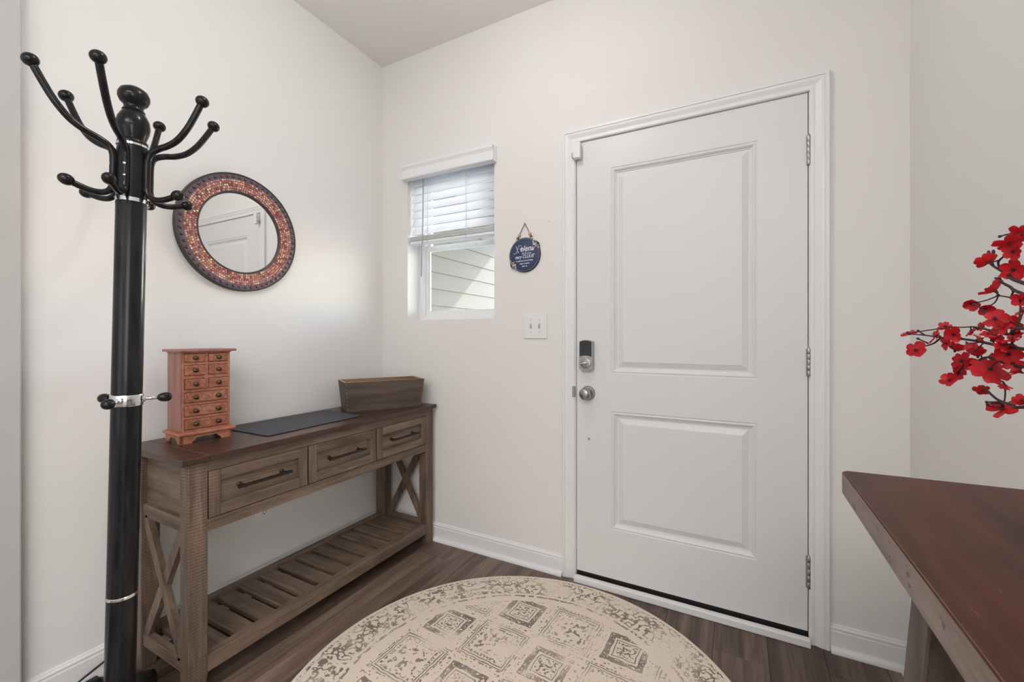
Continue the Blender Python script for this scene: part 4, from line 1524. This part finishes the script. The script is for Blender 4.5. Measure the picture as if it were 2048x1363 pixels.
# hanging cord with beads and the nail it hangs on
apex = Vector((-0.9575, YD - 0.006, 1.7265))
for s, foot in ((-1, Vector((SC.x - 0.047, YD - 0.008, SC.z + 0.073))), (1, Vector((SC.x + 0.043, YD - 0.008, SC.z + 0.076)))):
    tube('hanging_cord', [apex, apex.lerp(foot, 0.5), foot], 0.0018, 'cord_brown', sg, 8)
    for t, rr_, mt_ in ((0.66, 0.0085, 'bead_wood'), (0.83, 0.0072, 'bead_dark'), (0.95, 0.0060, 'bead_wood')):
        d = (foot - apex).normalized()
        lathe('cord_bead', ball_prof(rr_, 0.9, 8), mt_, sg, frame_to(d, apex.lerp(foot, t)), 14)
lathe('cord_nail', [(0, 0), (0.0012, 0), (0.0012, 0.010), (0.003, 0.0105), (0.0025, 0.012), (0, 0.012)], 'satin_nickel', sg, frame_to((0, -1, 0), (apex.x, YD, apex.z - 0.001)), 8)
nl = lathe('wall_nail', [(0, 0), (0.0010, 0), (0.0010, 0.005), (0.0026, 0.0055), (0.0022, 0.007), (0, 0.0072)], 'hinge_steel', None, frame_to((0, -1, 0), (-0.8222, YD - 0.0002, 1.719)), 8)
tag(nl, 'tiny bare nail in the wall between plaque and door casing', 'nail')

# ------------------------------------------------------------------ light switch and outlet
sw_ = empty('light_switch', (-0.901, YD, 1.205), 0, 'white double toggle light switch beside the door casing', 'light switch')
plate = box('switch_plate', (-0.9655, -0.8365), (YD - 0.0065, YD - 0.0002), (1.1425, 1.2675), 'plastic_white', sw_, 0.0028, seg=2)
for xx in (-0.924, -0.878):
    boxes('toggle_slot', [(xx - 0.0052, xx + 0.0052, YD - 0.0068, YD - 0.006, 1.193, 1.218)], 'plastic_grey', plate)
    bm = bmesh.new()
    bm_box(bm, xx - 0.0042, xx + 0.0042, YD - 0.020, YD - 0.006, 1.203, 1.213)
    for v_ in bm.verts:
        if v_.co.y < YD - 0.015:
            v_.co.z += 0.007
            v_.co.x = xx + (v_.co.x - xx) * 0.8
    bmesh.ops.bevel(bm, geom=bm.edges[:], offset=0.0012, segments=2, affect='EDGES')
    link('toggle', bm_to(bm, 'toggle'), 'plastic_white', plate)
    for zz in (1.2355, 1.1745):
        lathe('plate_screw', [(0, 0), (0.0032, 0), (0.0026, 0.001), (0, 0.0012)], 'plastic_grey', plate, frame_to((0, -1, 0), (xx, YD - 0.0064, zz)), 10)

ou = empty('wall_outlet', (XL, 1.203, 0.37), 0, 'white wall outlet low behind the console table', 'outlet')
pl_ = box('outlet_plate', (XL + 0.0002, XL + 0.0072), (1.1645, 1.2425), (0.309, 0.431), 'plastic_white', ou, 0.0025, seg=2)
for zz in (0.345, 0.395):
    lathe('receptacle', [(0, 0), (0.0165, 0), (0.016, 0.0012), (0, 0.0015)], 'plastic_white', pl_, frame_to((1, 0, 0), (XL + 0.0070, 1.2035, zz)), 20)
    boxes('socket_slots', [(XL + 0.0082, XL + 0.0090, 1.2035 - 0.0075, 1.2035 - 0.0055, zz, zz + 0.008), (XL + 0.0082, XL + 0.0090, 1.2035 + 0.0055, 1.2035 + 0.0075, zz, zz + 0.007),
                           (XL + 0.0082, XL + 0.0090, 1.2035 - 0.0022, 1.2035 + 0.0022, zz - 0.009, zz - 0.005)], 'black_slot', pl_)
lathe('plate_screw', [(0, 0), (0.0032, 0), (0.0026, 0.001), (0, 0.0012)], 'plastic_grey', pl_, frame_to((1, 0, 0), (XL + 0.0070, 1.2035, 0.37)), 10)

# ------------------------------------------------------------------ cord and adapter on the floor at the far left
bm = bmesh.new()
bm_box(bm, -0.026, 0.026, -0.055, 0.055, 0, 0.034)
for v_ in bm.verts:
    if v_.co.y > 0 and v_.co.z > 0.01:
        v_.co.z *= 0.9
bmesh.ops.bevel(bm, geom=bm.edges[:], offset=0.012, segments=4, affect='EDGES')
ad_ = empty('power_adapter', (-1.862, 0.566, 0.0005), 0.12, 'black rounded adapter with red edge and thin cord by the left baseboard', 'adapter')
link('adapter_body', bm_to(bm, 'adapter_body'), 'adapter_black', ad_, local=True, smooth=True)
tube('adapter_cord', smooth_pts([(-1.900, 0.680, 0.072), (-1.901, 0.655, 0.062), (-1.900, 0.625, 0.050), (-1.898, 0.600, 0.042), (-1.894, 0.572, 0.034), (-1.886, 0.535, 0.022), (-1.868, 0.505, 0.012)], 6), 0.0034, 'rubber_black', ad_, 8)
box('adapter_band', (-0.0262, 0.0262), (-0.045, -0.036), (0.004, 0.0345), 'adapter_red', ad_, 0.004, local=True)

# ------------------------------------------------------------------ dark table on the right
TZ, TTH = 0.860, 0.050
tab = empty('side_table', (0.36, 0.55, 0), 0, 'heavy dark brown wooden table at the right with a scuffed edge', 'table')
tp = [(0.1975, -0.20), (0.2005, 1.1755), (0.515, 1.1945), (0.515, -0.20)]
bm = bmesh.new()
A = [bm.verts.new((*p, TZ - TTH)) for p in tp]
B = [bm.verts.new((*p, TZ)) for p in tp]
bm.faces.new(A)
bm.faces.new(B)
for i in range(4):
    bm.faces.new([A[i], A[(i + 1) % 4], B[(i + 1) % 4], B[i]])
# rounded far corner and eased arrises
bmesh.ops.recalc_face_normals(bm, faces=bm.faces[:])
ve = [e for e in bm.edges if abs(e.verts[0].co.z - e.verts[1].co.z) > 0.01 and e.verts[0].co.y > 1.0 and e.verts[0].co.x < 0.3]
bmesh.ops.bevel(bm, geom=ve, offset=0.006, segments=3, affect='EDGES')
bmesh.ops.bevel(bm, geom=[e for e in bm.edges if abs(e.verts[0].co.z - e.verts[1].co.z) < 1e-6], offset=0.0025, segments=2, affect='EDGES')
me = bm_to(bm, 'table_top')
tt_ = link('table_top', me, 'table_top_wood', tab)
me.materials.append(M('table_edge_wood'))
for p in me.polygons:
    if abs(p.normal.z) < 0.8:
        p.material_index = 1
for sy, yt, yb in ((1, 0.875, 1.075), (-1, 0.10, -0.10)):
    for xa, xb in ((0.252, 0.326), (0.420, 0.494)):
        bm = bmesh.new()
        bm_box(bm, xa, xb, -0.039, 0.039, 0, TZ - TTH)
        for v_ in bm.verts:
            v_.co.y += yb if v_.co.z < 0.1 else yt
        bmesh.ops.bevel(bm, geom=[e for e in bm.edges if abs(e.verts[0].co.z - e.verts[1].co.z) > 0.1], offset=0.003, segments=1, affect='EDGES')
        link('leg', bm_to(bm, 'leg'), 'table_leg_wood', tab)
    box('end_rail', (0.326, 0.420), (yt - 0.03, yt + 0.015), (TZ - TTH - 0.07, TZ - TTH), 'table_leg_wood', tab)
box('stretcher', (0.355, 0.391), (0.08, 0.90), (TZ - TTH - 0.06, TZ - TTH - 0.01), 'table_edge_wood', tab)

# ------------------------------------------------------------------ vase with red blossom branches
VC = Vector((0.375, 0.53, TZ + 0.0003))
vase = lathe('flower_vase', [(0, 0), (0.045, 0), (0.060, 0.03), (0.066, 0.08), (0.055, 0.13), (0.036, 0.165), (0.036, 0.185), (0.042, 0.20), (0.038, 0.20), (0.032, 0.185),
                             (0.032, 0.165), (0.050, 0.13), (0.060, 0.08), (0.055, 0.03), (0.04, 0.006), (0, 0.006)], 'vase_glaze', n=40)
vase.location = VC
tag(vase, 'pale vase holding the red blossom branches on the dark table', 'vase')
BR = [
  ([[0.303,0.743,1.14],[0.302,0.78,1.141],[0.299,0.816,1.146],[0.291,0.86,1.151],[0.28,0.899,1.153],[0.274,0.915,1.144],[0.267,0.931,1.139]],[[[0.28,0.899,1.153],[0.268,0.928,1.157],[0.256,0.955,1.159]],[[0.267,0.931,1.158],[0.263,0.94,1.164]],[[0.27,0.924,1.144],[0.263,0.941,1.151]]],[[0.255,0.923,1.132,0.0285],[0.274,0.905,1.156,0.0314],[0.28,0.859,1.158,0.0264],[0.284,0.832,1.146,0.0197],[0.298,0.802,1.151,0.0239],[0.312,0.799,1.133,0.0262],[0.292,0.893,1.134,0.0267],[0.309,0.77,1.168,0.0282],[0.277,0.878,1.145,0.0197],[0.298,0.83,1.152,0.0194],[0.298,0.754,1.151,0.0234],[0.289,0.822,1.135,0.0193],[0.293,0.763,1.144,0.0188]]) ,
  ([[0.302,0.741,1.165],[0.302,0.771,1.158],[0.299,0.802,1.162],[0.296,0.826,1.167],[0.293,0.844,1.169]],[[[0.299,0.802,1.169],[0.299,0.808,1.179],[0.297,0.822,1.19]],[[0.298,0.814,1.183],[0.296,0.826,1.194],[0.294,0.839,1.2]]],[[0.26,0.978,1.16,0.0217],[0.286,0.911,1.171,0.0157],[0.299,0.862,1.162,0.016],[0.303,0.84,1.169,0.0154],[0.293,0.78,1.178,0.0245],[0.297,0.779,1.168,0.0219],[0.305,0.754,1.2,0.0183],[0.308,0.756,1.186,0.0184],[0.31,0.792,1.174,0.0233],[0.311,0.778,1.158,0.0215],[0.29,0.791,1.158,0.0158]]) ,
  ([[0.316,0.775,1.117],[0.315,0.808,1.12],[0.31,0.847,1.126],[0.305,0.876,1.115],[0.3,0.896,1.108]],[[[0.3,0.896,1.108],[0.297,0.904,1.094],[0.294,0.915,1.087]],[[0.312,0.835,1.096],[0.314,0.817,1.094],[0.314,0.813,1.088]]],[[0.303,0.903,1.117,0.0291],[0.298,0.903,1.1,0.0216],[0.288,0.898,1.087,0.0247],[0.306,0.863,1.127,0.0261],[0.302,0.821,1.11,0.041],[0.322,0.851,1.125,0.0253],[0.325,0.804,1.109,0.0235],[0.305,0.879,1.113,0.0193],[0.311,0.787,1.121,0.0206],[0.316,0.882,1.114,0.0221]]) ,
  ([[0.315,0.772,1.067],[0.314,0.793,1.066],[0.312,0.824,1.069],[0.309,0.845,1.079],[0.308,0.852,1.083]],[[[0.313,0.818,1.067],[0.309,0.845,1.063]],[[0.311,0.83,1.064],[0.309,0.843,1.06]]],[[0.315,0.875,1.076,0.019],[0.32,0.834,1.056,0.033],[0.313,0.81,1.089,0.0146],[0.313,0.772,1.076,0.0163]]) ,
  ([[0.316,0.774,1.208],[0.315,0.804,1.221],[0.313,0.82,1.229],[0.312,0.832,1.236]],[[[0.316,0.774,1.199],[0.315,0.801,1.206],[0.313,0.826,1.211]],[[0.315,0.801,1.206],[0.315,0.795,1.214]]],[[0.303,0.871,1.204,0.022],[0.302,0.831,1.194,0.0194],[0.308,0.821,1.217,0.0285],[0.32,0.838,1.232,0.0173]]) ,
  ([[0.296,0.726,1.218],[0.296,0.757,1.231],[0.295,0.772,1.239],[0.294,0.788,1.247],[0.293,0.8,1.255]],[[[0.295,0.772,1.239],[0.295,0.779,1.251],[0.296,0.763,1.258],[0.296,0.751,1.266]],[[0.294,0.788,1.247],[0.293,0.794,1.26],[0.293,0.797,1.266]],[[0.296,0.738,1.276],[0.296,0.757,1.282],[0.295,0.774,1.283]],[[0.294,0.788,1.259],[0.294,0.788,1.265]]],[[0.283,0.774,1.252,0.0226],[0.299,0.753,1.238,0.0258],[0.291,0.743,1.269,0.0274],[0.297,0.735,1.278,0.0215],[0.296,0.746,1.259,0.0219]]) ,
]

# one blossom: five cupped petals round a dark centre (unit diameter 1)
bm = bmesh.new()
nu, nv_ = 5, 5
gridv = []
for i in range(nu + 1):
    u = i / nu
    wd = 0.205 * (math.sin(PI * min(u * 0.80 + 0.06, 1)) ** 0.75)
    row = []
    for j in range(nv_ + 1):
        t = -1 + 2 * j / nv_
        x = 0.04 + 0.46 * u - 0.05 * (u ** 3) * (1 - abs(t)) * 0.5
        if i == nu:
            x -= 0.06 * abs(t) ** 2
        z = 0.16 * u ** 1.4 + 0.06 * t * t * u - 0.04 * u ** 4
        row.append(bm.verts.new((x, t * wd, z)))
    gridv.append(row)
for i in range(nu):
    for j in range(nv_):
        bm.faces.new([gridv[i][j], gridv[i + 1][j], gridv[i + 1][j + 1], gridv[i][j + 1]])
petal_me = bm_to(bm, 'petal')
petal_me.materials.append(M('petal_red'))
for p in petal_me.polygons:
    p.use_smooth = True
bm = bmesh.new()
lathe_bm(bm, [(0, -0.14), (0.035, -0.12), (0.06, -0.03), (0.085, 0.02), (0.05, 0.05), (0, 0.06)], 8)
for k in range(6):
    a = 2 * PI * k / 6
    tube_bm(bm, [(0.02 * math.cos(a), 0.02 * math.sin(a), 0.04), (0.09 * math.cos(a), 0.09 * math.sin(a), 0.17)], [0.008, 0.014], 4)
core_me = bm_to(bm, 'blossom')
core_me.materials.append(M('stamen_dark'))
fr_ = random.Random(11)
LABELS = ['red blossom branch reaching furthest left above the dark table', 'red blossom branch with twigs just above the furthest reaching one',
          'red blossom branch drooping just below the longest branch', 'lowest red blossom branch nearest the dark table top',
          'red blossom branch second from the top of the bunch', 'topmost red blossom branch of the bunch at right']
mouth = VC + Vector((0, 0, 0.19))
for bi_, (path, twigs, bls) in enumerate(BR):
    off = Vector((fr_.uniform(-0.02, 0.02), fr_.uniform(-0.02, 0.02), 0))
    root = VC + Vector((0, 0, 0.012)) + off * 0.8
    br = empty('blossom_branch', root, 0, LABELS[bi_], 'flower branch', 'red blossom branches in the vase')
    p0 = Vector(path[0])
    mid = mouth + off
    main = smooth_pts([root, mid, mid.lerp(p0, 0.5) + Vector((0, 0, 0.035)), *path], 5)
    n = len(main)
    tube('branch_stem', main, [0.0030 - 0.0020 * i / n for i in range(n)], 'bark_dark', br, 7)
    allp = [Vector(p) for p in main[8:]]
    for tw in twigs:
        tp_ = smooth_pts(tw, 4)
        tube('twig', tp_, [0.0014 - 0.0006 * i / len(tp_) for i in range(len(tp_))], 'bark_dark', br, 6)
        allp += [Vector(p) for p in tp_]
        # bud at the end
        d = (tp_[-1] - tp_[-2]).normalized()
        lathe('bud', [(0, -0.002), (0.0015, -0.001), (0.0019, 0.0012), (0.001, 0.0034), (0, 0.004)], 'bark_dark', br, frame_to(d, tp_[-1]), 8)
    for (x, y, z, s) in bls:
        p = Vector((x, y, z))
        near = min(allp, key=lambda q: (q - p).length)
        dvec = (p - near)
        if dvec.length > 0.004:
            pm = near.lerp(p, 0.5) + Vector((fr_.uniform(-.004, .004), fr_.uniform(-.004, .004), fr_.uniform(-.004, .004)))
            tube('twig', smooth_pts([near, pm, p], 3), 0.0009, 'bark_dark', br, 5)
        # faces mostly outwards and to the open side
        face = Vector((fr_.uniform(-1, 0.4), fr_.uniform(-1, 0.6), fr_.uniform(-0.5, 0.9))).normalized()
        mtx = frame_to(face, p)
        b0 = bpy.data.objects.new('blossom', core_me)
        COL.objects.link(b0)
        adopt(b0, br)
        b0.location = mtx.translation
        b0.rotation_euler = mtx.to_euler()
        sc_ = s * 1.08
        b0.scale = (sc_, sc_, sc_)
        open_ = fr_.uniform(-0.35, 0.35)
        for k in range(5):
            q = bpy.data.objects.new('petal', petal_me)
            COL.objects.link(q)
            q.parent = b0
            q.rotation_euler = (fr_.uniform(-0.15, 0.15), -open_ + fr_.uniform(-0.2, 0.2), 2 * PI * k / 5 + fr_.uniform(-0.12, 0.12))
            e = fr_.uniform(0.9, 1.08)
            q.scale = (e, e, e)
